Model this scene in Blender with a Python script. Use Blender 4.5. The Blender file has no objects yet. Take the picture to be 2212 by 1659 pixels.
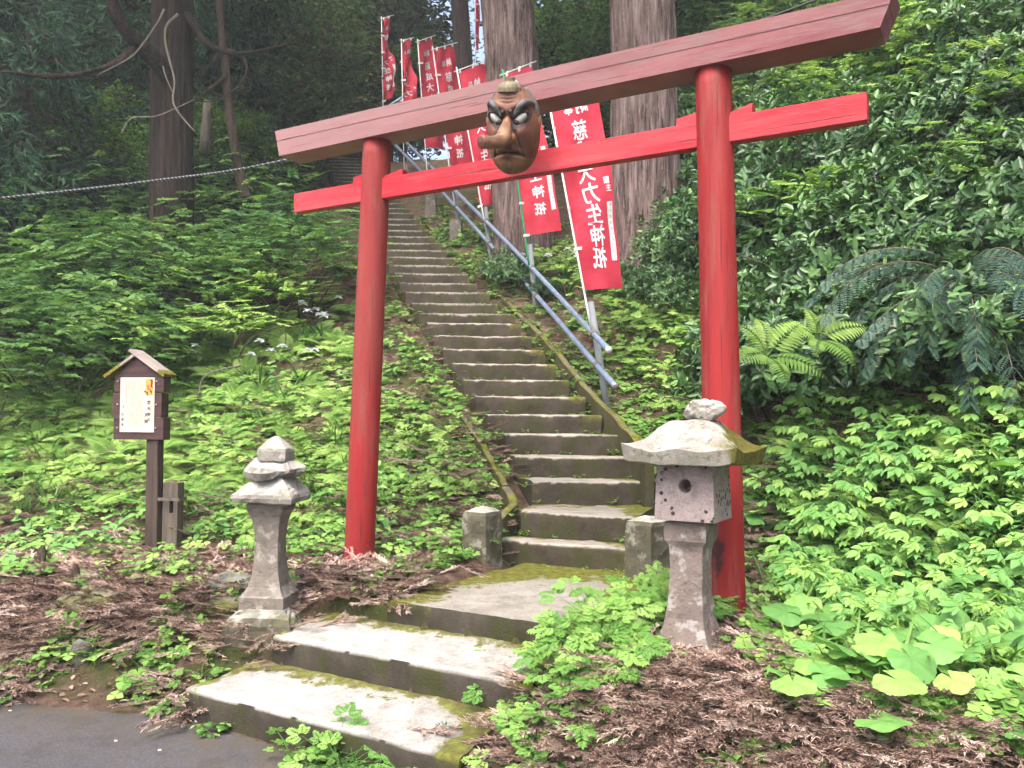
import bpy, bmesh, math, random
import numpy as np
from mathutils import Vector, Matrix, noise as mnoise

R = math.radians
random.seed(7)
rng = np.random.default_rng(11)
scene = bpy.context.scene
COL = scene.collection

# ------------------------------------------------------------------ camera
F = 1810.0                       # focal length in units of a 2212 px wide frame
CAMZ = 1.55
PITCH, ROLL = R(2.5), R(0.5)
cam_rot = Matrix.Rotation(R(90) + PITCH, 3, 'X') @ Matrix.Rotation(ROLL, 3, 'Z')
cam_d = bpy.data.cameras.new('camera')
cam_d.sensor_width = 36
cam_d.lens = 36 * F / 2212
cam_d.clip_end = 2000
cam = bpy.data.objects.new('camera', cam_d)
cam.matrix_world = Matrix.Translation((0, 0, CAMZ)) @ cam_rot.to_4x4()
COL.objects.link(cam)
scene.camera = cam

def ray(px, py):
    return cam_rot @ Vector(((px - 1106) / F, -(py - 829.5) / F, -1))
def P(px, py, Y):
    d = ray(px, py); k = Y / d.y
    return Vector((d.x * k, Y, CAMZ + d.z * k))
def G(px, py, z):
    d = ray(px, py); k = (z - CAMZ) / d.z
    return Vector((d.x * k, d.y * k, z))

# road / gate frame: s runs to the right along the gate, t away from the road
O = Vector((-0.30, 3.73, 0))
EX = Vector((0.8616, -0.5075, 0)); EN = Vector((0.5075, 0.8616, 0)); EZ = Vector((0, 0, 1))
def W(s, t, z): return O + EX * s + EN * t + EZ * z
def st(x, y): return (x + .30) * .8616 - (y - 3.73) * .5075, (x + .30) * .5075 + (y - 3.73) * .8616
def PT(px, py, t):
    """pixel -> point on the vertical plane at distance t behind the road edge"""
    d = ray(px, py); den = d.x * EN.x + d.y * EN.y
    c = (t + O.x * EN.x + O.y * EN.y) / den
    return Vector((d.x * c, d.y * c, CAMZ + d.z * c))

# ------------------------------------------------------------------ terrain
def sstep(a, b, x):
    u = np.clip((x - a) / (b - a), 0, 1); return u * u * (3 - 2 * u)
def XR(y):                      # right end of the stairs
    return np.where(y < 7.4, 1.22, np.where(y < 8.9, 1.22 - .42 * (y - 7.4), .59 - .375 * (y - 8.9)))
def stair_z(y): return .66 + .518 * (y - 6.3)
def vnoise(x, y, sc, seed=0.0):
    x = x / sc + seed * 17.13; y = y / sc - seed * 9.71
    xi = np.floor(x); yi = np.floor(y); fx = x - xi; fy = y - yi
    def h(a, b):
        v = np.sin(a * 127.1 + b * 311.7 + seed * 7.7) * 43758.5453
        return v - np.floor(v)
    fx = fx * fx * (3 - 2 * fx); fy = fy * fy * (3 - 2 * fy)
    return (h(xi, yi) * (1 - fx) + h(xi + 1, yi) * fx) * (1 - fy) + (h(xi, yi + 1) * (1 - fx) + h(xi + 1, yi + 1) * fx) * fy - .5
CREST = 9.2
def H(x, y, cut=True):
    x = np.asarray(x, float); y = np.asarray(y, float)
    t = (x + .30) * .5075 + (y - 3.73) * .8616
    ss = (x + .30) * .8616 - (y - 3.73) * .5075
    edge = -.06 + .09 * vnoise(ss, t * 0, .9, 3) - .32 * np.clip(-ss - 1.6, 0, 6)
    s = sstep(edge - .16, 1.06 + edge, t)
    plane = -2.98 + .1 * x + .555 * y
    q = (x - 1.9) / .3
    plane = plane + .85 * .3 * np.where(q > 30, q, np.log1p(np.exp(np.minimum(q, 30))))
    k = .10
    d = np.maximum((plane - .5) / k, -40)
    z = .5 + k * np.where(d > 30, d, np.log1p(np.exp(np.minimum(d, 30))))
    cr = CREST + .75 * np.maximum(0, x - 2.2)
    d = cr - z
    z = cr - np.where(d > 30, d, np.log1p(np.exp(np.clip(d, -60, 30))))
    rough = .10 * vnoise(x, y, .8, 1) + .05 * vnoise(x, y, .3, 2) + .22 * vnoise(x, y, 2.6, 4) * sstep(1.8, 4, t)
    z = s * (z + rough) + .17 * np.exp(-((ss + 1.30) ** 2 + (t - 2.1) ** 2) / .10) - .10 * np.exp(-((x - .908) ** 2 + (y - 4.1) ** 2) / .12)
    if cut:
        xc = XR(y) - .53
        a = np.abs(x - xc)
        w = (1 - sstep(.56, .95, a)) * sstep(5.9, 6.3, y) * (1 - sstep(20.5, 21.5, y))
        z = z * (1 - w) + (stair_z(y) - .24) * w
        near = sstep(6.6, 7.6, y) * (1 - sstep(20.5, 21.5, y))
        lim = stair_z(y) - np.where(x > xc, .27, .10) + np.where(x > xc, .22, .42) * np.maximum(0, a - .62) + 1.3 * np.maximum(0, a - 1.5)
        z = z * (1 - near) + np.minimum(z, lim) * near
        # hollow below the landing and the lower slabs
        sl = np.where(t < .4, -1.48, np.where(t < .85, -1.40, -.94))
        w2 = sstep(sl - .06, sl + .04, ss) * (1 - sstep(.16, .36, ss)) * sstep(-.3, -.1, t) * (1 - sstep(2.3, 2.7, t))
        top = np.where(t < .35, .04, np.where(t < .82, .22, .40))
        z = np.where(w2 > 0, z * (1 - w2) + np.minimum(z, top) * w2, z)
    return z
def Hf(x, y): return float(H(x, y))
_gp = 12; _hx = np.arange(-60, 2280, _gp); _hy = np.arange(-240, 1740, _gp)
_PX, _PY = np.meshgrid(_hx, _hy)
def _hits():
    m = np.array(cam_rot); d = np.stack([(_PX - 1106) / F, -(_PY - 829.5) / F, -np.ones(_PX.shape)], -1).reshape(-1, 3) @ m.T
    out = np.full((len(d), 2), np.nan); act = np.arange(len(d)); k = 2.2
    while k < 30 and len(act):
        x, y = d[act, 0] * k, d[act, 1] * k
        h = H(x, y, False); hit = CAMZ + d[act, 2] * k < h
        out[act[hit], 0] = x[hit]; out[act[hit], 1] = y[hit]; act = act[~hit]; k += .05 if k < 9 else .12
    return out.reshape(_PX.shape + (2,))
HITS = _hits()
def at_px(px, py):
    i = int(round((py + 240) / _gp)); j = int(round((px + 60) / _gp))
    if not (0 <= i < HITS.shape[0] and 0 <= j < HITS.shape[1]): return None
    q = HITS[i, j]
    return None if np.isnan(q[0]) else (float(q[0]), float(q[1]))
def T(px, py, far=40):
    """pixel -> first hit on the terrain"""
    d = ray(px, py); k = 2.0; prev = k
    while k < far:
        if CAMZ + d.z * k < Hf(d.x * k, d.y * k):
            lo, hi = prev, k
            for _ in range(12):
                m = (lo + hi) / 2
                if CAMZ + d.z * m < Hf(d.x * m, d.y * m): hi = m
                else: lo = m
            return Vector((d.x * hi, d.y * hi, Hf(d.x * hi, d.y * hi)))
        prev = k; k += .06
    return Vector((d.x * far, d.y * far, Hf(d.x * far, d.y * far)))

# ------------------------------------------------------------------ materials
def lin(c):
    if isinstance(c, (int, float)): c = (c, c, c)
    return (c[0], c[1], c[2], 1)
class Mt:
    def __init__(s, name):
        s.m = bpy.data.materials.new(name); s.m.use_nodes = True
        s.nt = s.m.node_tree; s.b = s.nt.nodes['Principled BSDF']; s.col = None
        s.tc = s.n('ShaderNodeTexCoord')
        s.geo = s.n('ShaderNodeNewGeometry')
    def n(s, t, **kw):
        x = s.nt.nodes.new(t)
        for k, v in kw.items(): setattr(x, k, v)
        return x
    def l(s, a, b): s.nt.links.new(a, b)
    def noise(s, scale, stretch=(1, 1, 1), detail=6, rough=.6, dist=0, coord='Object'):
        mp = s.n('ShaderNodeMapping'); mp.inputs['Scale'].default_value = stretch
        s.l(s.tc.outputs[coord], mp.inputs['Vector'])
        x = s.n('ShaderNodeTexNoise'); x.inputs['Scale'].default_value = scale
        x.inputs['Detail'].default_value = detail; x.inputs['Roughness'].default_value = rough
        x.inputs['Distortion'].default_value = dist
        s.l(mp.outputs[0], x.inputs['Vector']); return x.outputs['Fac']
    def ramp(s, src, stops, interp='LINEAR'):
        r = s.n('ShaderNodeValToRGB'); cr = r.color_ramp; cr.interpolation = interp
        while len(cr.elements) < len(stops): cr.elements.new(.5)
        for e, (p, c) in zip(cr.elements, stops): e.position = p; e.color = lin(c)
        s.l(src, r.inputs[0]); return r.outputs[0]
    def math(s, op, a, b=None, clamp=False):
        x = s.n('ShaderNodeMath', operation=op, use_clamp=clamp)
        for i, v in enumerate((a, b)):
            if v is None: continue
            if isinstance(v, (int, float)): x.inputs[i].default_value = v
            else: s.l(v, x.inputs[i])
        return x.outputs[0]
    def mix(s, fac, a, b, blend='MIX'):
        x = s.n('ShaderNodeMix', data_type='RGBA', blend_type=blend)
        for sock, v in ((x.inputs[0], fac), (x.inputs[6], a), (x.inputs[7], b)):
            if isinstance(v, (int, float)) and sock == x.inputs[0]: sock.default_value = v
            elif isinstance(v, (tuple, float, int)): sock.default_value = lin(v)
            else: s.l(v, sock)
        return x.outputs[2]
    def upness(s, a=.5, b=.8):
        sp = s.n('ShaderNodeSeparateXYZ'); s.l(s.geo.outputs['Normal'], sp.inputs[0])
        mr = s.n('ShaderNodeMapRange'); mr.inputs[1].default_value = a; mr.inputs[2].default_value = b
        s.l(sp.outputs['Z'], mr.inputs[0]); return mr.outputs[0]
    def attr(s, name):
        a = s.n('ShaderNodeAttribute', attribute_name=name); return a.outputs['Fac']
    def attrc(s, name):
        a = s.n('ShaderNodeAttribute', attribute_name=name); return a.outputs['Color']
    def objrand(s): return s.n('ShaderNodeObjectInfo').outputs['Random']
    def base(s, c): s.col = c; return s
    def layer(s, mask, c): s.col = s.mix(mask, s.col, c); return s
    def bump(s, h, strength=.4, dist=.01):
        b = s.n('ShaderNodeBump'); b.inputs['Strength'].default_value = strength; b.inputs['Distance'].default_value = dist
        s.l(h, b.inputs['Height']); s.l(b.outputs[0], s.b.inputs['Normal']); return s
    def done(s, rough=.8, spec=.3, metal=0):
        if isinstance(s.col, tuple): s.b.inputs['Base Color'].default_value = lin(s.col)
        else: s.l(s.col, s.b.inputs['Base Color'])
        if isinstance(rough, (int, float)): s.b.inputs['Roughness'].default_value = rough
        else: s.l(rough, s.b.inputs['Roughness'])
        s.b.inputs['Specular IOR Level'].default_value = spec
        s.b.inputs['Metallic'].default_value = metal
        return s.m

def m_plain(name, a, b, scale=6, stretch=(1, 1, 1), rough=.7, spec=.3, bump=.2, bs=40, metal=0):
    m = Mt(name); m.base(m.ramp(m.noise(scale, stretch), [(.3, a), (.7, b)]))
    m.bump(m.noise(bs, stretch, 4), bump, .004); return m.done(rough, spec, metal)

def m_red(name, c0, c1, worn, worn_amt, stretch, dark=(.05, .012, .015), fade=False):
    m = Mt(name)
    m.base(m.ramp(m.noise(3, stretch, 8), [(.3, c0), (.72, c1)]))
    m.layer(m.math('MULTIPLY', m.ramp(m.noise(5, stretch, 9, .7), [(.5, 0), (.68, 1)]), worn_amt), worn)
    m.layer(m.math('MULTIPLY', m.ramp(m.noise(1.1, stretch, 6), [(.46, 0), (.66, 1)]), .55), worn)
    if fade:
        sp = m.n('ShaderNodeSeparateXYZ'); m.l(m.tc.outputs['Object'], sp.inputs[0])
        mr = m.n('ShaderNodeMapRange'); mr.inputs[1].default_value = -1.9; mr.inputs[2].default_value = 1.0; mr.inputs[3].default_value = .75; mr.inputs[4].default_value = 0
        m.l(sp.outputs['X'], mr.inputs[0]); m.layer(mr.outputs[0], (.27, .155, .155))
    m.layer(m.ramp(m.noise(14, stretch, 9, .75), [(.62, 0), (.72, .75)]), dark)
    m.layer(m.ramp(m.noise(60, (1, 1, 1), 4), [(.72, 0), (.78, .5)]), (.45, .25, .22))
    m.layer(m.ramp(m.math('ADD', m.attr('scuff'), m.math('MULTIPLY', m.math('SUBTRACT', m.noise(7, (1, 1, .5), 8, .7), .5), 1.3)), [(.5, 0), (.62, .9)]), (.035, .012, .014))
    ck = m.ramp(m.noise(2.2, tuple(14 * q if q > 1 else q * 1.2 for q in stretch), 5, .6), [(.63, 0), (.655, .8)])
    m.layer(ck, (.045, .012, .012))
    m.layer(m.ramp(m.noise(24, tuple(q for q in stretch), 9, .8), [(.60, 0), (.68, .55)]), (worn[0] * 1.3, worn[1] * 1.5, worn[2] * 1.5))
    m.bump(m.math('SUBTRACT', m.noise(30, stretch, 8), ck), .5, .004)
    return m.done(m.ramp(m.noise(9, stretch), [(.3, .5), (.7, .75)]), .3)

def m_leaf(name, stops, trans=.35, rough=.45, spec=.4, hue=.25, tcol=None):
    """leaf: per-leaf tone attribute + per-plant variation, some light through the blade"""
    m = Mt(name)
    v = m.math('ADD', m.attr('tone'), m.math('MULTIPLY', m.math('SUBTRACT', m.objrand(), .5), hue), True)
    c = m.ramp(v, stops); m.base(c)
    out = m.nt.nodes['Material Output']
    m.done(rough, spec)
    tr = m.n('ShaderNodeBsdfTranslucent')
    m.l(m.mix(1.0, c, tcol or (1.0, 1.0, .68), 'MULTIPLY'), tr.inputs['Color'])
    mx = m.n('ShaderNodeMixShader'); mx.inputs[0].default_value = trans
    m.l(m.b.outputs[0], mx.inputs[1]); m.l(tr.outputs[0], mx.inputs[2]); m.l(mx.outputs[0], out.inputs['Surface'])
    return m.m

M = {}
M['pillar'] = m_red('red pillar paint', (.19, .009, .011), (.30, .015, .016), (.20, .06, .05), .85, (3, 3, .3))
M['beam'] = m_red('weathered beam paint', (.155, .044, .052), (.235, .088, .096), (.175, .11, .108), .9, (.5, .5, 3), fade=True)
M['cap'] = m_red('weathered beam cap paint', (.155, .050, .056), (.235, .094, .10), (.17, .115, .110), .9, (.5, .5, 3), fade=True)
M['tie'] = m_red('red tie beam paint', (.33, .009, .020), (.43, .018, .032), (.40, .075, .085), .6, (.5, .5, 4))

def stone(name, a, b, lichen=(.55, .54, .50), la=.5, moss=.5, dark=.5, scale=5):
    m = Mt(name)
    m.base(m.ramp(m.noise(scale, detail=8, rough=.7), [(.25, a), (.72, b)]))
    m.layer(m.ramp(m.noise(28, detail=6, rough=.7), [(.52, 0), (.66, dark)]), (.06, .055, .045))
    m.layer(m.math('MULTIPLY', m.ramp(m.noise(11, detail=5), [(.56, 0), (.62, 1)]), la), lichen)
    m.layer(m.math('MULTIPLY', m.upness(.45, .85), m.ramp(m.noise(9, detail=8, rough=.7), [(.40, la), (.62, 1)])), lichen)
    m.layer(m.math('MULTIPLY', m.upness(-.1, .6), m.ramp(m.noise(4.3, detail=7, rough=.7), [(.54, 0), (.66, moss)])), (.10, .11, .025))
    m.bump(m.noise(45, detail=10, rough=.7), .7, .012)
    return m.done(.92, .15)
M['stone'] = stone('grey brown lantern stone', (.11, .095, .08), (.22, .195, .17), (.36, .345, .31), la=.45)
M['stone_pink'] = stone('pinkish lantern stone', (.12, .095, .085), (.225, .185, .17), (.36, .35, .34), la=.6, moss=.35)
M['stone_roof'] = stone('pale lichen stone', (.16, .15, .13), (.29, .275, .245), (.42, .41, .385), la=.65, moss=.85)
M['stone_moss'] = stone('mossy stone', (.05, .048, .032), (.12, .11, .08), (.36, .36, .32), la=.35, moss=1.0)
M['moss_rock'] = stone('mossy boulder', (.05, .052, .018), (.11, .105, .04), (.2, .2, .16), la=.05, moss=1.0)
M['rock'] = stone('dark rock', (.055, .06, .05), (.125, .125, .105), (.2, .2, .18), la=.15, moss=.7)

def concrete(name, tread, riser, moss_amt):
    m = Mt(name)
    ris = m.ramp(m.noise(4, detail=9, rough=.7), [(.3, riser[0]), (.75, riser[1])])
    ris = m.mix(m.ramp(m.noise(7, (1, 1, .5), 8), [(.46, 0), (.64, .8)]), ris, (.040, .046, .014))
    tre = m.ramp(m.noise(6, detail=9, rough=.75), [(.3, tread[0]), (.7, tread[1])])
    tre = m.mix(m.ramp(m.noise(90, detail=6, rough=.8), [(.50, 0), (.62, .8)]), tre, tread[0])
    tre = m.mix(m.ramp(m.noise(2.2, detail=9, rough=.75), [(.50, 0), (.66, .55)]), tre, (tread[0][0] * .55, tread[0][1] * .55, tread[0][2] * .5))
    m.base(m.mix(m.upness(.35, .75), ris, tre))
    m.layer(m.ramp(m.math('ADD', m.attr('nosing_highlight'), m.math('MULTIPLY', m.math('SUBTRACT', m.noise(22, detail=5), .5), .7)), [(.45, 0), (.75, .8)]), tread[1])  # pale edge highlight painted into the colour along the step nosings
    mask = m.math('ADD', m.attr('moss'), m.math('MULTIPLY', m.math('SUBTRACT', m.noise(6, detail=9, rough=.7), .5), 1.7))
    mask = m.math('MULTIPLY', m.ramp(mask, [(.5, 0), (.62, 1)]), m.upness(-.05, .4))
    mcol = m.ramp(m.noise(20, detail=6), [(.3, (.075, .05, .02)), (.5, (.10, .105, .02)), (.7, (.17, .19, .03))])
    m.layer(m.math('MULTIPLY', mask, moss_amt), mcol)
    m.bump(m.noise(70, detail=10, rough=.75), .8, .012)
    return m.done(.95, .1)
M['slab'] = concrete('worn pale concrete', ((.21, .20, .18), (.56, .545, .52)), ((.026, .022, .018), (.085, .073, .06)), .95)
M['landing'] = concrete('worn grey landing concrete', ((.17, .155, .13), (.36, .34, .31)), ((.026, .022, .018), (.085, .073, .06)), 1.0)
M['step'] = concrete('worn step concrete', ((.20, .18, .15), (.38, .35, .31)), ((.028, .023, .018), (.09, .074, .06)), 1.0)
M['curb'] = concrete('mossy curb concrete', ((.10, .09, .065), (.24, .22, .18)), ((.035, .03, .02), (.08, .068, .05)), 1.0)

# ground
g = Mt('forest floor')
g.base(g.ramp(g.noise(9, detail=10, rough=.7), [(.3, (.05, .032, .023)), (.55, (.14, .092, .068)), (.75, (.27, .19, .15))]))
g.layer(g.ramp(g.noise(1.3, detail=8, rough=.65), [(.50, 0), (.60, .8)]), (.05, .075, .016))
g.layer(g.ramp(g.noise(55, detail=3), [(.62, 0), (.68, .5)]), (.30, .22, .17))
g.bump(g.noise(30, detail=10, rough=.75), 1.0, .05)
M['ground'] = g.done(.95, .1)
g = Mt('asphalt')
g.base(g.ramp(g.noise(120, detail=5, rough=.7), [(.30, (.034, .033, .039)), (.58, (.085, .082, .094)), (.78, (.17, .165, .175))]))
g.layer(g.ramp(g.noise(1.4, detail=6), [(.45, 0), (.7, .45)]), (.045, .043, .045))
g.layer(g.ramp(g.noise(4, detail=9, rough=.75), [(.5, 0), (.62, .5)]), (.032, .03, .032))
g.layer(g.ramp(g.noise(26, detail=2), [(.76, 0), (.79, .7)]), (.20, .18, .16))
g.layer(g.math('MULTIPLY', g.attr('edge'), g.ramp(g.noise(7, detail=8, rough=.7), [(.38, 0), (.55, .9)])), (.075, .06, .035))
g.bump(g.noise(150, detail=6, rough=.7), .7, .006)
M['road'] = g.done(.85, .25)

# bark
def bark(name, a, b, c, strips=1.0):
    m = Mt(name)
    st_ = (10 * strips, 10 * strips, .8)
    m.base(m.ramp(m.noise(1.6, st_, 8, .65), [(.25, a), (.5, b), (.75, c)]))
    m.layer(m.ramp(m.noise(2.6, (14, 14, .9), 8, .7, .4), [(.54, 0), (.60, .85)]), a)
    m.layer(m.ramp(m.noise(4.0, (16, 16, 1.4), 6, .7, .6), [(.60, 0), (.66, .7)]), (c[0] * 1.15, c[1] * 1.12, c[2] * 1.1))
    m.layer(m.ramp(m.noise(1.2, (1, 1, .6), 8, .7), [(.56, 0), (.70, .45)]), (a[0] * 1.6, a[1] * 1.9, a[2] * 1.2))
    m.layer(m.ramp(m.noise(.5, detail=5), [(.5, 0), (.7, .5)]), (b[0] * .8, b[1] * .95, b[2] * .9))
    m.bump(m.math('ADD', m.noise(2.2, st_, 10, .7), m.noise(4.0, (16, 16, 1.4), 8, .75, .5)), 1.0, .05)
    return m.done(.95, .1)
M['cedar'] = bark('cedar bark', (.032, .021, .019), (.19, .135, .125), (.44, .355, .345))
M['cedar_dark'] = bark('dark cedar bark', (.014, .010, .009), (.045, .032, .028), (.09, .068, .06))
M['twigbark'] = bark('thin bark', (.035, .026, .02), (.09, .068, .052), (.16, .13, .10), .6)
M['deadwood'] = bark('dead branch wood', (.14, .11, .085), (.26, .22, .18), (.38, .33, .28), .6)
M['shrubwood'] = m_plain('shrub stem', (.05, .038, .025), (.13, .10, .07), 8)

# foliage
M['lime'] = m_leaf('lime fern green', [(0, (.06, .14, .03)), (.4, (.19, .35, .075)), (.75, (.35, .52, .14)), (1, (.48, .62, .24))], .42, .55, .2)
M['herb'] = m_leaf('herb green', [(0, (.04, .115, .025)), (.5, (.14, .31, .06)), (1, (.32, .50, .13))], .40, .5, .3)
M['broad'] = m_leaf('broad soft leaf green', [(0, (.07, .18, .05)), (.5, (.17, .38, .10)), (1, (.36, .56, .14))], .38, .5, .3)
M['glossy'] = m_leaf('glossy evergreen leaf', [(0, (.018, .05, .018)), (.5, (.052, .13, .038)), (.85, (.13, .26, .08)), (1, (.25, .40, .13))], .2, .34, .45)
M['midleaf'] = m_leaf('woodland shrub leaf', [(0, (.025, .07, .02)), (.5, (.08, .19, .05)), (1, (.24, .38, .10))], .38, .45, .35)
M['yew'] = m_leaf('blue green yew needles', [(0, (.035, .085, .068)), (.6, (.11, .21, .16)), (.92, (.18, .30, .21)), (1, (.36, .46, .10))], .12, .4, .4)
M['cedar_leaf'] = m_leaf('cedar spray', [(0, (.014, .038, .022)), (.5, (.036, .09, .05)), (1, (.08, .16, .08))], .2, .8, .08)
M['forest'] = m_leaf('dark evergreen leaf', [(0, (.02, .05, .015)), (.5, (.05, .11, .032)), (.9, (.11, .18, .055)), (1, (.19, .19, .08))], .25, .5, .3)
M['midtree'] = m_leaf('lit woodland leaf', [(0, (.03, .08, .025)), (.5, (.09, .20, .05)), (1, (.22, .36, .10))], .4, .5, .25)
M['maple'] = m_leaf('bright backlit leaf', [(0, (.03, .08, .012)), (.5, (.08, .19, .022)), (1, (.18, .32, .035))], .5, .5, .25)
M['grass'] = m_leaf('grass blade', [(0, (.02, .06, .012)), (.5, (.06, .16, .025)), (1, (.18, .33, .06))], .35, .45, .35)
M['litter'] = m_leaf('dead cedar twig', [(0, (.10, .064, .052)), (.4, (.30, .205, .168)), (.8, (.49, .37, .315)), (1, (.62, .51, .45))], .05, .85, .15, 0)
M['dryleaf'] = m_leaf('dry fallen leaf', [(0, (.15, .085, .05)), (.6, (.34, .24, .17)), (1, (.55, .45, .38))], .15, .8, .2, .6)
M['petal'] = m_leaf('white iris petal', [(0, (.55, .58, .72)), (1, (.85, .86, .90))], .3, .6, .2, 0, (1, 1, 1))

M['pipe'] = m_plain('galvanised pipe', (.15, .205, .31), (.25, .31, .42), 8, (1, 1, 1), .42, .5, .15, 60, .35)
M['post_pipe'] = m_plain('weathered grey post', (.13, .145, .16), (.21, .23, .25), 8, rough=.6)
M['clamp'] = m_plain('rusty clamp', (.07, .06, .055), (.16, .12, .10), 30, rough=.7)
M['flag'] = None
M['white_cloth'] = m_plain('white cloth tab', (.62, .60, .60), (.74, .72, .72), 20, rough=.9)
M['flag_ink'] = m_plain('white flag lettering', (.60, .55, .58), (.78, .74, .77), 14, rough=.9)
M['ink'] = m_plain('black brush ink', (.03, .028, .03), (.06, .055, .055), 20, rough=.9)
M['ink_dim'] = m_plain('faded grey ink', (.16, .14, .125), (.24, .21, .19), 20, rough=.9)
M['faint_red'] = m_plain('dark thread writing', (.22, .02, .03), (.32, .04, .05), 20, rough=.9)
M['pole_white'] = m_plain('white plastic pole', (.55, .54, .55), (.68, .67, .68), 10, rough=.4)
M['pole_green'] = m_plain('green plastic pole', (.012, .20, .075), (.02, .28, .11), 10, rough=.4)
M['board'] = m_plain('dark stained board', (.030, .015, .014), (.075, .036, .034), 4, (1, 1, 7), .6, .35, .4, 12)
M['board_end'] = m_plain('black board end', (.010, .008, .008), (.026, .02, .02), 9, rough=.75)
M['post_wood'] = m_plain('dark post wood', (.032, .023, .019), (.085, .062, .05), 3, (9, 9, .7), .8, .2, .6, 8)
M['stake_wood'] = m_plain('grey stake wood', (.06, .05, .04), (.14, .12, .095), 3, (9, 9, .7), .85, .2, .6, 8)
M['paper'] = m_plain('cream notice sheet', (.50, .43, .36), (.55, .48, .415), 2, rough=.5, bump=.02)
M['orange'] = m_plain('orange print', (.75, .26, .045), (.80, .32, .06), 4, rough=.5, bump=.02)
M['red_print'] = m_plain('red print', (.62, .08, .05), (.68, .13, .09), 20, rough=.5, bump=.02)
r_ = Mt('roof board wood'); r_.base(r_.ramp(r_.noise(3, (1, 8, 1), 8), [(.3, (.22, .18, .16)), (.7, (.38, .33, .30))]))
r_.layer(r_.ramp(r_.attr('moss'), [(.45, 0), (.6, 1)]), r_.ramp(r_.noise(50, detail=5), [(.35, (.06, .065, .01)), (.65, (.22, .20, .035))]))
r_.bump(r_.noise(60, detail=8), .6, .01); M['roofwood'] = r_.done(.9, .15)
M['cable'] = m_plain('pale spiral cable', (.24, .26, .30), (.38, .40, .44), 40, rough=.6)
M['cable_dark'] = m_plain('dark cable', (.02, .022, .025), (.045, .045, .05), 20, rough=.6)
M['steel'] = m_plain('steel screw', (.35, .35, .36), (.5, .5, .5), 20, rough=.35, metal=.8)
M['stump'] = bark('rotten stump wood', (.05, .035, .025), (.11, .08, .06), (.18, .14, .11), .8)
M['pebble'] = m_plain('pale pebble', (.30, .28, .27), (.48, .46, .44), 30, rough=.9)

fl = Mt('red banner cloth')
fl.base(fl.ramp(fl.noise(3, detail=5), [(.3, (.64, .036, .070)), (.7, (.78, .075, .125))]))
fl.bump(fl.noise(7, (1, 1, .6), 5), .5, .02)
fl.done(.75, .25)
tr = fl.n('ShaderNodeBsdfTranslucent'); fl.l(fl.col, tr.inputs[0])
mx = fl.n('ShaderNodeMixShader'); mx.inputs[0].default_value = .42
fl.l(fl.b.outputs[0], mx.inputs[1]); fl.l(tr.outputs[0], mx.inputs[2])
fl.l(mx.outputs[0], fl.nt.nodes['Material Output'].inputs['Surface']); M['flag'] = fl.m

mk = Mt('carved varnished wood')
mk.base(mk.attrc('paint'))
mk.layer(mk.ramp(mk.noise(9, (1, 1, 1), 8), [(.5, 0), (.72, .35)]), (.30, .15, .07))
mk.layer(mk.ramp(mk.noise(30, (1, 1, 2), 6), [(.62, 0), (.72, .6)]), (.05, .022, .014))
mk.bump(mk.math('ADD', mk.noise(30, detail=6), mk.noise(8, (5, 5, 1), 6)), .5, .008); M['mask'] = mk.done(mk.ramp(mk.noise(12), [(.3, .42), (.7, .72)]), .4)
M['mask_hair'] = m_plain('grey black carved hair', (.035, .035, .038), (.16, .155, .155), 5, (14, 14, 2), .55, .3, .6, 12)
M['mask_dark'] = m_plain('black mask paint', (.012, .010, .010), (.03, .024, .022), 20, rough=.5)
M['mask_eye'] = m_plain('grey white eye paint', (.30, .29, .28), (.50, .48, .46), 14, rough=.35)
M['mask_cap'] = m_plain('dull olive wood', (.10, .085, .05), (.24, .21, .14), 5, (8, 8, 1), .7, .3, .5, 14)

# ------------------------------------------------------------------ object helpers
def tag(o, label=None, cat=None, group=None, kind=None):
    if label: o['label'] = label
    if cat: o['category'] = cat
    if group: o['group'] = group
    if kind: o['kind'] = kind
    return o
def thing(name, loc, label, cat, group=None):
    o = bpy.data.objects.new(name, None); o.empty_display_size = .1
    o.location = loc; COL.objects.link(o)
    return tag(o, label, cat, group)
def wloc(o):
    v = Vector(o.location)
    return v + wloc(o.parent) if o.parent else v
def link(name, me, mat, parent=None, loc=None):
    """mesh given in world coordinates -> object at loc (or the parent's origin)"""
    o = bpy.data.objects.new(name, me); COL.objects.link(o)
    if mat is not None and not me.materials: me.materials.append(mat)
    if parent is not None:
        me.transform(Matrix.Translation(-wloc(parent))); o.parent = parent
    elif loc is not None:
        me.transform(Matrix.Translation(-Vector(loc))); o.location = loc
    return o
def from_bm(bm, smooth=False, sharp=None):
    me = bpy.data.meshes.new('m'); bm.normal_update()
    bm.to_mesh(me); bm.free()
    if sharp:
        smooth = True; me.set_sharp_from_angle(angle=R(sharp))
    if smooth: me.polygons.foreach_set('use_smooth', [True] * len(me.polygons))
    return me
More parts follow.
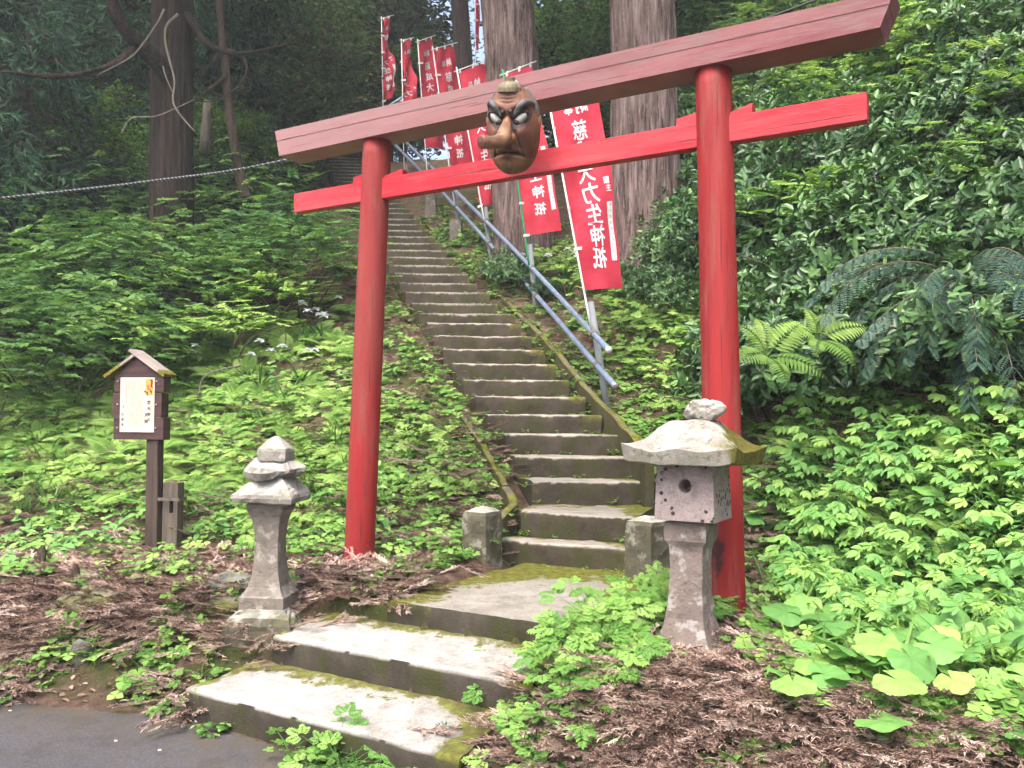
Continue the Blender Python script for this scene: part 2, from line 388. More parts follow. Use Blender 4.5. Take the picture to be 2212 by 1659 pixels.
def np_mesh(V, quads=None, tris=None, tone=None, smooth=False, tone_name='tone'):
    me = bpy.data.meshes.new('m')
    V = np.asarray(V, np.float32).reshape(-1, 3)
    q = np.zeros((0, 4), np.int32) if quads is None else np.asarray(quads, np.int32).reshape(-1, 4)
    t = np.zeros((0, 3), np.int32) if tris is None else np.asarray(tris, np.int32).reshape(-1, 3)
    me.vertices.add(len(V)); me.vertices.foreach_set('co', V.ravel())
    nl = q.size + t.size; me.loops.add(nl)
    me.loops.foreach_set('vertex_index', np.concatenate([q.ravel(), t.ravel()]))
    me.polygons.add(len(q) + len(t))
    me.polygons.foreach_set('loop_start', np.concatenate([np.arange(len(q)) * 4, q.size + np.arange(len(t)) * 3]).astype(np.int32))
    me.update(calc_edges=True); me.validate()
    if tone is not None:
        a = me.attributes.new(tone_name, 'FLOAT', 'POINT'); a.data.foreach_set('value', np.asarray(tone, np.float32))
    if smooth: me.polygons.foreach_set('use_smooth', np.ones(len(me.polygons), bool))
    return me
def nz(p, sc, seed=0): return mnoise.noise(Vector(p) * sc + Vector((seed * 3.1, seed * 7.7, -seed * 5.3)))
def roughen(bm, amp, sc, seed=0):
    bm.normal_update()
    for v in bm.verts:
        d = nz(v.co, sc, seed) * amp + nz(v.co, sc * 3.3, seed + 9) * amp * .45
        v.co += v.normal * d
def hexa(c):
    """8 corners: bottom 4 (ccw from above), top 4"""
    bm = bmesh.new(); v = [bm.verts.new(p) for p in c]
    for f in ((3, 2, 1, 0), (4, 5, 6, 7), (0, 1, 5, 4), (1, 2, 6, 5), (2, 3, 7, 6), (3, 0, 4, 7)):
        bm.faces.new([v[i] for i in f])
    return bm
def bevel(bm, w, seg=2):
    bmesh.ops.bevel(bm, geom=list(bm.edges), offset=w, segments=seg, affect='EDGES', profile=.6); return bm
def box_at(c, ax, ay, az, hx, hy, hz):
    cs = []
    for sz in (-1, 1):
        for sx, sy in ((-1, -1), (1, -1), (1, 1), (-1, 1)):
            cs.append(Vector(c) + ax * hx * sx + ay * hy * sy + az * hz * sz)
    return hexa(cs)
def grid_box(cs, nx, ny, nz_):
    """subdivided box from 8 corners via trilinear interpolation, merged"""
    cs = [Vector(c) for c in cs]
    def tri(u, v, w):
        b = cs[0].lerp(cs[1], u).lerp(cs[3].lerp(cs[2], u), v)
        t = cs[4].lerp(cs[5], u).lerp(cs[7].lerp(cs[6], u), v)
        return b.lerp(t, w)
    bm = bmesh.new(); bm.verts.layers.float.new('moss'); bm.verts.layers.float.new('nosing_highlight'); cache = {}
    def V(i, j, k):
        if (i, j, k) not in cache: cache[(i, j, k)] = bm.verts.new(tri(i / nx, j / ny, k / nz_))
        return cache[(i, j, k)]
    for i in range(nx):
        for j in range(ny):
            bm.faces.new([V(i, j + 1, 0), V(i + 1, j + 1, 0), V(i + 1, j, 0), V(i, j, 0)])
            bm.faces.new([V(i, j, nz_), V(i + 1, j, nz_), V(i + 1, j + 1, nz_), V(i, j + 1, nz_)])
    for i in range(nx):
        for k in range(nz_):
            bm.faces.new([V(i, 0, k), V(i + 1, 0, k), V(i + 1, 0, k + 1), V(i, 0, k + 1)])
            bm.faces.new([V(i, ny, k + 1), V(i + 1, ny, k + 1), V(i + 1, ny, k), V(i, ny, k)])
    for j in range(ny):
        for k in range(nz_):
            bm.faces.new([V(0, j, k + 1), V(0, j + 1, k + 1), V(0, j + 1, k), V(0, j, k)])
            bm.faces.new([V(nx, j, k), V(nx, j + 1, k), V(nx, j + 1, k + 1), V(nx, j, k + 1)])
    return bm, cache
def tube(pts, rad, seg=12, caps=True, bm=None, rmod=None):
    bm = bm or bmesh.new(); pts = [Vector(p) for p in pts]; n = len(pts)
    rad = [rad] * n if isinstance(rad, (int, float)) else rad
    rings = []; ref = None
    for i, p in enumerate(pts):
        d = (pts[min(i + 1, n - 1)] - pts[max(i - 1, 0)]).normalized()
        if ref is None: ref = Vector((0, 0, 1)).cross(d) if abs(d.z) < .9 else Vector((1, 0, 0)) - d * d.x
        ref = (ref - d * ref.dot(d)).normalized(); b = d.cross(ref)
        rings.append([bm.verts.new(p + (ref * math.cos(2 * math.pi * k / seg) + b * math.sin(2 * math.pi * k / seg)) * rad[i] * (rmod(i, k) if rmod else 1)) for k in range(seg)])
    for a, c in zip(rings, rings[1:]):
        for k in range(seg): bm.faces.new([a[k], a[(k + 1) % seg], c[(k + 1) % seg], c[k]])
    if caps:
        bm.faces.new(rings[0][::-1]); bm.faces.new(rings[-1])
    return bm
def spline(ctrl, n):
    """Catmull-Rom through the control points"""
    c = [Vector(p) for p in ctrl]; c = [2 * c[0] - c[1]] + c + [2 * c[-1] - c[-2]]
    out = []; m = len(c) - 3
    for i in range(n + 1):
        u = i / n * m; k = min(int(u), m - 1); u -= k
        a, b, d, e = c[k:k + 4]
        out.append(.5 * ((2 * b) + (d - a) * u + (2 * a - 5 * b + 4 * d - e) * u * u + (3 * b - a - 3 * d + e) * u ** 3))
    return out
def lathe_poly(profile, sides, yaw, c, sub=5, amp=.006, sc=14, seed=0, stepz=.03):
    """polygonal column: profile [(h, circumradius)] smoothly filled in, rough stone surface"""
    prof = []
    for (h0, r0), (h1, r1) in zip(profile, profile[1:]):
        k = max(1, int(math.hypot(h1 - h0, r1 - r0) / stepz))
        prof += [(h0 + (h1 - h0) * i / k, r0 + (r1 - r0) * i / k) for i in range(k)]
    prof.append(profile[-1])
    bm = bmesh.new(); rings = []
    for h, r in prof:
        ring = []
        for s in range(sides):
            a0 = yaw + 2 * math.pi * s / sides; a1 = yaw + 2 * math.pi * (s + 1) / sides
            p0 = Vector((math.cos(a0), math.sin(a0), 0)); p1 = Vector((math.cos(a1), math.sin(a1), 0))
            for k in range(sub):
                q = p0.lerp(p1, k / sub) * r; q.z = h
                ring.append(bm.verts.new(Vector(c) + q))
        rings.append(ring)
    m = sides * sub
    for a, b in zip(rings, rings[1:]):
        for k in range(m): bm.faces.new([a[k], a[(k + 1) % m], b[(k + 1) % m], b[k]])
    bm.faces.new(rings[0][::-1]); bm.faces.new(rings[-1])
    roughen(bm, amp, sc, seed)
    return bm
def pt_attr(me, name, vals):
    a = me.attributes.new(name, 'FLOAT', 'POINT'); a.data.foreach_set('value', np.asarray(vals, np.float32))
def text_flat(s, bold=.0):
    """one text -> (verts 2d normalised to em, faces) as a flat mesh"""
    cu = bpy.data.curves.new('t', 'FONT'); cu.body = s; cu.size = 1; cu.align_x = 'CENTER'; cu.align_y = 'CENTER'
    cu.offset = bold; cu.resolution_u = 3
    o = bpy.data.objects.new('t', cu); COL.objects.link(o)
    dg = bpy.context.evaluated_depsgraph_get(); dg.update()
    me = bpy.data.meshes.new_from_object(o.evaluated_get(dg))
    v = [(p.co.x, p.co.y) for p in me.vertices]; f = [tuple(p.vertices) for p in me.polygons]
    bpy.data.objects.remove(o); bpy.data.curves.remove(cu); bpy.data.meshes.remove(me)
    if v:
        xs = [p[0] for p in v]; ys = [p[1] for p in v]
        cx, cy = (min(xs) + max(xs)) / 2, (min(ys) + max(ys)) / 2
        v = [(a - cx, b - cy) for a, b in v]
    return v, f
TXT = {}
def glyph(ch, bold=.02):
    if (ch, bold) not in TXT: TXT[(ch, bold)] = text_flat(ch, bold)
    return TXT[(ch, bold)]
# ================================================================== SETTING
def warp(u, fine, far): return fine * u + (far - fine) * np.sign(u) * np.abs(u) ** 19
NG = 400
u = np.linspace(-1, 1, NG)
gx, gy = np.meshgrid(1.0 + warp(u, 17, 260), 11.0 + warp(u, 15, 260))
gz = H(gx, gy)
_hm = np.log1p(np.maximum(np.hypot(gx, gy - 10) - 40, 0))
gv = np.stack([gx, gy, gz], -1).reshape(-1, 3)
idx = np.arange(NG * NG).reshape(NG, NG)
gq = np.stack([idx[:-1, :-1], idx[:-1, 1:], idx[1:, 1:], idx[1:, :-1]], -1).reshape(-1, 4)
tag(link('ground', np_mesh(gv, gq, smooth=True), M['ground']), kind='structure')

# road: a sheet 4 mm above the flat ground with a ragged edge
rs = np.linspace(-40, 40, 400); bm = bmesh.new(); la = bm.verts.layers.float.new('edge')
rows = []
for tt, ed in ((-40, 0), (-3, 0), (-1.2, .0), (-.5, .25), (-.18, .7), (0, 1)):
    row = []
    for s_ in rs:
        e = -.10 + .10 * float(vnoise(np.array(s_), np.array(0.), .9, 3)) + .05 * nz((s_, 0, 0), 5) - .32 * min(6, max(0, -s_ - 1.6))
        p = W(s_, min(tt, 0) + e if tt > -40 else tt, .004)
        v = bm.verts.new(p); v[la] = ed; row.append(v)
    rows.append(row)
for a, b in zip(rows, rows[1:]):
    for i in range(len(a) - 1): bm.faces.new([a[i], a[i + 1], b[i + 1], b[i]])
tag(link('road', from_bm(bm), M['road']), kind='structure')

# ---------------------------------------------------------------- slabs by the road
def slab(name, s0, s1, t0, t1, z0, z1, skew, label, seed, rise=0):
    cs = [W(s0, t0, z0), W(s1, t0, z0), W(s1 + skew, t1, z0), W(s0 + skew * .5, t1, z0),
          W(s0, t0, z1), W(s1, t0, z1), W(s1 + skew, t1, z1), W(s0 + skew * .5, t1, z1)]
    nx, ny, nq = 60, 22, 7
    bm, cache = grid_box(cs, nx, ny, nq)
    lm = bm.verts.layers.float['moss']
    for (i, j, k), v in cache.items():
        # worn, slightly rounded nosing and ragged ends
        if k == nq and j == 0: v.co += EN * .008 - EZ * .007
        if i in (0, nx): v.co += EX * (nz(v.co, 6, seed) * .05)
        e = min(i, nx - i) / nx; fb = j / ny
        if k == nq: v.co.z += rise * fb ** 2
        if rise: v[lm] = max(0, (fb - .38) * 1.35) + max(0, .10 - e) * 5 + .15 + max(0, i / nx - .78) * 2
        else: v[lm] = max(0, (fb - .30) * 1.5) + max(0, .30 - i / nx) * 2.2 + max(0, i / nx - .70) * 3.0 + .18
    roughen(bm, .008, 9, seed)
    o = link(name, from_bm(bm, sharp=55), M['slab' if rise else 'landing'], loc=W((s0 + s1) / 2, (t0 + t1) / 2, z0))
    return tag(o, label, 'step', 'concrete slabs by the road')
slab('concrete_slab', -1.50, .17, -.13, .44, -.05, .155, -.06, 'lowest worn pale concrete slab, rising straight from the asphalt', 1, .045)
slab('concrete_slab', -1.42, .26, .36, .93, .10, .335, -.04, 'middle pale concrete slab between the lowest slab and the landing', 2, .055)
slab('concrete_slab', -.94, .30, .83, 2.75, .25, .50, .06, 'broad mossy landing slab under the red gate, below the stairs', 3)

# ---------------------------------------------------------------- stairs
steps_px = [(1060, 1163, 1363, 1185, None), (1125, 1104, 1375, 1119, None), (1150, 1038, 1419, 1040, 7.05), (1113, 988, 1400, 986, 7.42),
            (1092, 941, 1345, 935, 7.79), (1054, 900, 1300, 892, 8.15), (1028, 859, 1265, 853, 8.51), (1002, 821, 1230, 820, 8.88),
            (978, 787, 1201, 784, 9.25), (958.5, 755, 1177, 754, 9.6), (938, 726, 1149, 725, 9.97), (924, 699, 1125, 697, 10.34),
            (906, 676, 1105, 676, 10.7), (890, 654, 1076, 654, 11.07), (877, 631, 1058, 629, 11.43), (863, 611, 1030, 609, 11.8)]
nos = []
for k, (lx, ly, rx, ry, Y) in enumerate(steps_px):
    z = .66 + .19 * k
    if Y is None: a, b = G(lx, ly, z), G(rx, ry, z)
    else:
        a, b = P(lx, ly, Y), P(rx, ry, Y + .03); z = (a.z + b.z) / 2; a.z = b.z = z
    nos.append((a, b))
for k in range(16, 40):
    Y = 11.8 + .367 * (k - 15); z = .66 + .19 * k
    xr = -.52 - .365 * (Y - 11.8); nos.append((Vector((xr - 1.08, Y, z)), Vector((xr, Y + .03, z))))
stair = thing('stone_stairs', (nos[0][0] + nos[0][1]) / 2 - EZ * .2, 'long straight flight of dark weathered concrete steps climbing the wooded hill', 'stairs')
for k, (a, b) in enumerate(nos):
    if k + 1 < len(nos): a2, b2 = nos[k + 1]
    else: a2, b2 = a + Vector((-.13, .37, .19)), b + Vector((-.13, .37, .19))
    da = Vector((a2.x - a.x, a2.y - a.y, 0)) * 1.12; db = Vector((b2.x - b.x, b2.y - b.y, 0)) * 1.12
    dep = .34
    cs = [a - EZ * dep, b - EZ * dep, b + db - EZ * dep, a + da - EZ * dep, a, b, b + db, a + da]
    nx, ny, nq = (44, 10, 8) if k < 12 else (24, 5, 4)
    bm, cache = grid_box(cs, nx, ny, nq)
    lm = bm.verts.layers.float['moss']; lw = bm.verts.layers.float['nosing_highlight']
    off = nz((k * 3.7, 0, 0), 1) * .25
    for (i, j, q), v in cache.items():
        if q == nq and j == 0: v.co += Vector((0, .010, -.008))
        if j == 0 and q == nq: v[lw] = .85 - .5 * abs(i / nx - .5)  # edge highlight painted as a pale strip on the nosing
        v.co.z += nz(v.co, 1.7, k) * .008
        e = i / nx
        side = max(0, (e - .62 - off * .3) * 1.9) + max(0, (.14 + off * .2 - e) * 3)
        v[lm] = min(1, (j / ny) ** 1.3 * .62 + side * .75 + .10)
    roughen(bm, .008, 10, k)
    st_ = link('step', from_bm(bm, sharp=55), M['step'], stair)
# sloping curbs beside the steps (both sides)
def curb(pts, w, seed, hh=.22):
    pts = spline(pts, 60); cs = []
    bm = bmesh.new(); lm = bm.verts.layers.float.new('moss'); prev = None
    for i, p in enumerate(pts):
        d = (pts[min(i + 1, 60)] - pts[max(i - 1, 0)]); d.z = 0; d.normalize(); s_ = Vector((d.y, -d.x, 0))
        j = Vector((0, 0, nz(p, 4, seed) * .03))
        row = [bm.verts.new(p + s_ * w * a + EZ * b + j + s_ * nz(p, 5, seed + i % 3) * .012) for a, b in ((-.5, -hh), (-.5, 0), (-.2, .004), (.2, .004), (.5, 0), (.5, -hh))]
        for v, mo in zip(row, (.5, .9, .55, .55, .8, .5)): v[lm] = mo
        if prev:
            for a in range(5): bm.faces.new([prev[a], prev[a + 1], row[a + 1], row[a]])
        else: bm.faces.new(row)
        prev = row
    bm.faces.new(prev[::-1])
    return from_bm(bm)
right = []
for px, py, Y in ((1405, 972, 6.9), (1350, 912, 7.75), (1262, 820, 8.85), (1190, 735, 9.9), (1122, 668, 11.1), (1055, 604, 12.2), (985, 540, 13.9), (915, 465, 15.6)):
    right.append(P(px, py + 10, Y))
link('stair_curb', curb(right, .075, 3, .5), M['curb'], stair)
left = []
for px, py, Y in ((1092, 1050, 6.95), (1058, 985, 7.4), (1020, 925, 7.95), (985, 880, 8.45), (955, 842, 8.9), (925, 800, 9.5), (900, 760, 10.1)):
    left.append(P(px, py, Y))
link('stair_curb', curb(left, .055, 5, .30), M['curb'], stair)
# low retaining lip from left curb foot to the stub post
lip = [P(1092, 1052, 6.95), P(1110, 1085, 6.75), P(1085, 1110, 6.45), P(1062, 1135, 6.25)]
link('stair_curb', curb(lip, .07, 8, .30), M['curb'], stair)

# stub posts at the foot of the stairs
def stub(px, py_top, Y, ztop_to, half, yaw, label, seed):
    top = P(px, py_top, Y); base = Vector((top.x, top.y, ztop_to))
    h = top.z - ztop_to
    bm = lathe_poly([(-.1, half * 1.414), (h - .06, half * 1.40), (h - .035, half * 1.3), (h, half * .25)], 4, yaw, base, 6, .010, 11, seed)
    o = link('stub_post', from_bm(bm), M['stone_moss'], loc=base)
    tag(o, label, 'stone post', 'stone stub posts at the foot of the stairs')
stub(1042, 1093, 6.05, .5, .105, R(12), 'short square stone post left of the lowest stair step', 2)
stub(1402, 1113, 5.72, .48, .115, R(-5), 'short square stone post right of the lowest stair step, behind the lantern', 5)

# ================================================================== TORII
Rb = P(1568, 1308, 4.75)
TC = st(Rb.x, Rb.y)[1]
Rt = PT(1541, 160, TC); Lb = PT(775, 1228, TC); Lt = PT(815, 312, TC)
print('TORII', TC, Rb, Lb, Rt, Lt)
gate = thing('torii_gate', W((st(Rb.x, Rb.y)[0] + st(Lb.x, Lb.y)[0]) / 2, TC, .48), 'red painted wooden torii gate with weathered pinkish top beam', 'torii gate')
def pillar(b, t, r0, r1, seed):
    ax = (t - b); pts = [b - ax * .06 + ax * 1.06 * (i / 30) for i in range(31)]
    bm = tube(pts, [r0 + (r1 - r0) * i / 30 for i in range(31)], 40, rmod=lambda i, k: 1 + .006 * nz((math.cos(k / 40 * 6.283) * 2, math.sin(k / 40 * 6.283) * 2, i * .12), 1.3, seed))
    me = from_bm(bm, True)
    vals = []
    for v in me.vertices:
        h = v.co.z - b.z; f = (v.co - b).dot(Vector((-.6, -.8, 0))) / r0
        vals.append(max(max(0, .62 - abs(h - .33) * 1.5) * (.4 + .6 * max(0, f)), .40 - h * 1.2) if seed == 1 else max(0, .42 - h * .9))
    pt_attr(me, 'scuff', vals)
    return me
topR = Rt + (Rt - Rb).normalized() * .02; topL = Lt + (Lt - Lb).normalized() * .02
DIA = .212
p1 = link('pillar', pillar(Rb, topR, DIA / 2 * 1.03, DIA / 2 * .97, 1), M['pillar'], gate)
p1['label'] = 'red pillar with dark scuffs near its foot'
p2 = link('pillar', pillar(Lb, topL, DIA / 2 * 1.03, DIA / 2 * .97, 2), M['pillar'], gate)
# dark weather stains low on the near pillar: thin worn flakes in the paint, as its own darker material slots
def beam(tf, tb, lb, lt_, rb, rt_, wid_seg=24):
    """front face from 4 pixel corners (left bottom, left top, right bottom, right top) on plane tf; back plane tb"""
    f = [PT(*p, tf) for p in (lb, rb, rt_, lt_)]
    bk = [p + EN * (tb - tf) for p in f]
    return [f[0], f[1], bk[1], bk[0], f[3], f[2], bk[2], bk[3]]
KF, KB = TC - .125, TC + .105
# two courses: lower beam and the slightly proud cap course
def lerp2(a, b, k): return (a[0] + (b[0] - a[0]) * k, a[1] + (b[1] - a[1]) * k)
lb, lt2, rb2, rt2 = (603, 337), (593.5, 283), (1901, 58), (1934, -26)
SE = .60
lm_, rm_ = lerp2(lb, lt2, SE), lerp2(rb2, rt2, SE)
cs = beam(KF, KB, lb, lm_, rb2, rm_)
bm, cache = grid_box(cs, 50, 4, 3)
for v in bm.verts: v.co += Vector((0, 0, .006 * nz(v.co, .9, 1))) + EN * .004 * nz(v.co, 1.2, 4)
link('top_beam', from_bm(bm), M['beam'], gate)
cs = beam(KF - .003, KB + .003, lerp2(lm_, lt2, .008), lt2, lerp2(rm_, rt2, .008), rt2)
bm, cache = grid_box(cs, 50, 4, 3)
for v in bm.verts: v.co += Vector((0, 0, .006 * nz(v.co, .9, 1))) + EN * .004 * nz(v.co, 1.2, 4)
link('beam_cap', from_bm(bm), M['cap'], gate)
NF, NB = TC - .04, TC + .04
cs = beam(NF, NB, (634.7, 459), (634.7, 418.6), (1873, 258), (1872, 198))
link('tie_beam', from_bm(bevel(hexa(cs), .004)), M['tie'], gate)
def wedge(x0, x1, yb0, yt0, yb1, yt1):
    cs = beam(TC - .032, TC + .032, (x0, yb0), (x0, yt0), (x1, yb1), (x1, yt1))
    link('wedge', from_bm(bevel(hexa(cs), .003)), M['tie'], gate)
def ntop(x): return 418.6 + (x - 634.7) * (198 - 418.6) / (1872 - 634.7)
wedge(763, 790, ntop(763) + 1, ntop(763) - 13, ntop(790) + 1, ntop(790) - 16)
wedge(830, 869, ntop(830) + 1, ntop(830) - 4, ntop(869) + 1, ntop(869) - 13)
wedge(1461, 1508, ntop(1461) + 1, ntop(1461) - 15, ntop(1508) + 1, ntop(1508) - 22)
wedge(1574, 1625, ntop(1574) + 1, ntop(1574) - 7, ntop(1625) + 1, ntop(1625) - 21)

# ================================================================== MASK
MC = PT(1110, 281, TC - .27)
mask_scale = 187 * (MC.y) / F / 2
print('MASK', MC, mask_scale)
mask = thing('wooden_mask', MC, 'carved brown wooden mask with long nose and grey eyebrows hung on the gate', 'mask')
mf = -EN.copy(); mf = (mf + Vector((.26, 0, -.30))).normalized()
mr_ = mf.cross(EZ).normalized() * -1
mr_ = EZ.cross(mf).normalized()
if mr_.dot(EX) < 0: mr_ = -mr_
mu = mr_.cross(mf).normalized()
if mu.z < 0: mu = -mu
tw = R(-4.5)
mr_, mu = mr_ * math.cos(tw) + mu * math.sin(tw), mu * math.cos(tw) - mr_ * math.sin(tw)
RX, RY, RZ = .62, .62, 1.0
def MP(x, z, d): return MC + (mr_ * x * RX + mf * d * RY + mu * z) * mask_scale
def gau(a, b, s): return math.exp(-((a * a + b * b) / (2 * s * s)))
def wid(z):
    if z > 0: return (1 - abs(z) ** 2.6) ** .5
    return max(0, (1 - abs(z) ** 3.1)) ** .48 * (1 - .10 * min(1, -z))
def surf(x, z):
    """forward depth of the face at (x, z) with x relative to full half-width"""
    w = max(wid(z), 1e-4); xx = max(-1, min(1, x / w))
    d = (1 - abs(xx) ** 2.4) ** .5 * (.55 + .45 * w) if abs(xx) < 1 else 0
    d *= .95
    for sx in (-1, 1):
        d -= .17 * math.exp(-(((x - sx * .42) / .27) ** 2 + ((z - .27) / .15) ** 2))      # socket
        d += .10 * math.exp(-(((x - sx * .40) / .36) ** 2 + ((z - .50 - .25 * (sx * x - .2)) / .09) ** 2))  # brow ridge
        d += .13 * gau((x - sx * .52) / 1.1, z + .08, .17)                                 # cheek
        d -= .07 * math.exp(-((sx * x - .36 - (-.15 - z) * .45) / .05) ** 2) * (1 if -.62 < z < -.02 else 0)  # fold
        d += .05 * gau(x - sx * .2, (z + .70) / 1.6, .10)                                 # chin halves
    d += .12 * math.exp(-((x / .17) ** 2 + ((z - .02) / .22) ** 2))
    d += .10 * math.exp(-((x / .42) ** 2 + ((z + .80) / .14) ** 2))
    zm = -.50 - .22 * x * x                                                                # drooping mouth
    d -= .16 * math.exp(-((z - zm) / .035) ** 2) * (1 if abs(x) < .5 else math.exp(-((abs(x) - .5) / .05) ** 2))
    d += .08 * math.exp(-(((z - zm + .085) / .06) ** 2 + (x / .38) ** 2)) + .06 * math.exp(-(((z - zm - .07) / .06) ** 2 + (x / .36) ** 2))
    if abs(x) < .34:
        for zz in (.58, .66, .74): d -= .028 * math.exp(-((z - zz - .10 * abs(x)) / .014) ** 2) * (1 - (abs(x) / .34) ** 2)
    return d
def face_paint(x, z):
    base = Vector((.090, .032, .019)); hi = Vector((.195, .085, .048)); pink = Vector((.21, .10, .08)); dk = Vector((.030, .014, .010))
    c = base.copy()
    k = .5 + .9 * nz((x * 1.4, z * 1.4, .3), 1.6)
    c = c.lerp(hi, max(0, min(.8, k * .7)))
    c = c.lerp(hi, .6 * math.exp(-((z - .80) / .14) ** 2))
    for sx in (-1, 1):
        c = c.lerp(pink, .55 * math.exp(-(((x - sx * .52) / .26) ** 2 + ((z - .02) / .07) ** 2)))
        c = c.lerp(dk, .96 * (1 if ((x - sx * .44) / .40) ** 2 + ((z - .265 - .24 * (sx * x - .42)) / .235) ** 2 < 1 else 0))
        f = math.exp(-((sx * x - .37 - (-.15 - z) * .45) / .035) ** 2) * (1 if -.60 < z < -.02 else 0); c = c.lerp(dk, .75 * f)
    zm = -.50 - .22 * x * x
    if abs(x) < .55: c = c.lerp(dk, .95 * math.exp(-((z - zm) / .032) ** 2))
    if abs(x) < .5: c = c.lerp(Vector((.10, .028, .018)), .6 * math.exp(-((z - zm - .07) / .04) ** 2))
    c = c.lerp(dk, .55 * math.exp(-(x / .05) ** 2) * (1 if -.72 < z < -.58 else 0))
    if abs(x) < .34:
        for zz in (.58, .66, .74): c = c.lerp(dk, .55 * math.exp(-((z - zz - .10 * abs(x)) / .016) ** 2))
    if z < -.62: c = c.lerp(Vector((.17, .095, .045)), .5)
    return c
NU, NV = 96, 128
bm = bmesh.new(); vs = []; cols = []
for j in range(NV + 1):
    z = -math.cos(math.pi * j / NV); row = []
    z = max(-.9995, min(.9995, z)); w = wid(z)
    for i in range(NU + 1):
        a = -math.pi / 2 + math.pi * i / NU; x = math.sin(a) * w * .999
        row.append(bm.verts.new(MP(x, z, surf(x, z)))); cols.append(face_paint(x, z))
    back = [bm.verts.new(MP(w * 1.0, z, -.16 * w)), bm.verts.new(MP(w * .7, z, -.42 * w)), bm.verts.new(MP(-w * .7, z, -.42 * w)), bm.verts.new(MP(-w * 1.0, z, -.16 * w))]
    cols += [Vector((.16, .06, .03))] * 4
    vs.append(row + back)
for a, b in zip(vs, vs[1:]):
    m = len(a)
    for i in range(m): bm.faces.new([a[i], a[(i + 1) % m], b[(i + 1) % m], b[i]])
bm.faces.new(vs[0][::-1]); bm.faces.new(vs[-1])
me = from_bm(bm, True)
ca = me.color_attributes.new('paint', 'FLOAT_COLOR', 'POINT')
ca.data.foreach_set('color', np.array([(c.x, c.y, c.z, 1) for c in cols], np.float32).ravel())
link('face', me, M['mask'], mask)
# nose: bulb at its root, long shaft ending in a round knob
npts = spline([MP(0, .24, .84), MP(0, .08, 1.06), MP(0, -.10, 1.30), MP(0, -.21, 1.52), MP(-.10, -.26, 1.76), MP(-.26, -.27, 2.00), MP(-.42, -.26, 2.20), MP(-.54, -.25, 2.34), MP(-.60, -.25, 2.42)], 48)
nr = np.interp(np.linspace(0, 1, 49), [0, .12, .25, .36, .5, .65, .78, .88, .95, 1], [.09, .12, .18, .20, .165, .14, .145, .16, .13, .01]) * mask_scale
bm = tube(npts, list(nr), 28); me = from_bm(bm, True)
ca = me.color_attributes.new('paint', 'FLOAT_COLOR', 'POINT')
cl = []
for i in range(49):
    for k in range(28):
        c = Vector((.22, .125, .068)).lerp(Vector((.095, .038, .02)), max(0, min(1, .5 + 1.2 * nz((i * .1, math.cos(k / 28 * 6.28), math.sin(k / 28 * 6.28)), 1.3))))
        if i > 40: c = c.lerp(Vector((.13, .045, .038)), min(1, (i - 40) / 3))
        if i < 5: c = Vector((.22, .08, .04))
        cl.append((c.x, c.y, c.z, 1))
ca.data.foreach_set('color', np.array(cl, np.float32).ravel()); link('nose', me, M['mask'], mask)
def wing(sx):        # nostril wing
    c = MP(sx * .20, -.18, 1.24); bm = bmesh.new()
    bmesh.ops.create_uvsphere(bm, u_segments=18, v_segments=12, radius=.13 * mask_scale, matrix=Matrix.Translation(c))
    me = from_bm(bm, True); ca = me.color_attributes.new('paint', 'FLOAT_COLOR', 'POINT')
    ca.data.foreach_set('color', np.tile(np.array((.17, .065, .03, 1), np.float32), len(me.vertices)))
    link('nostril', me, M['mask'], mask)
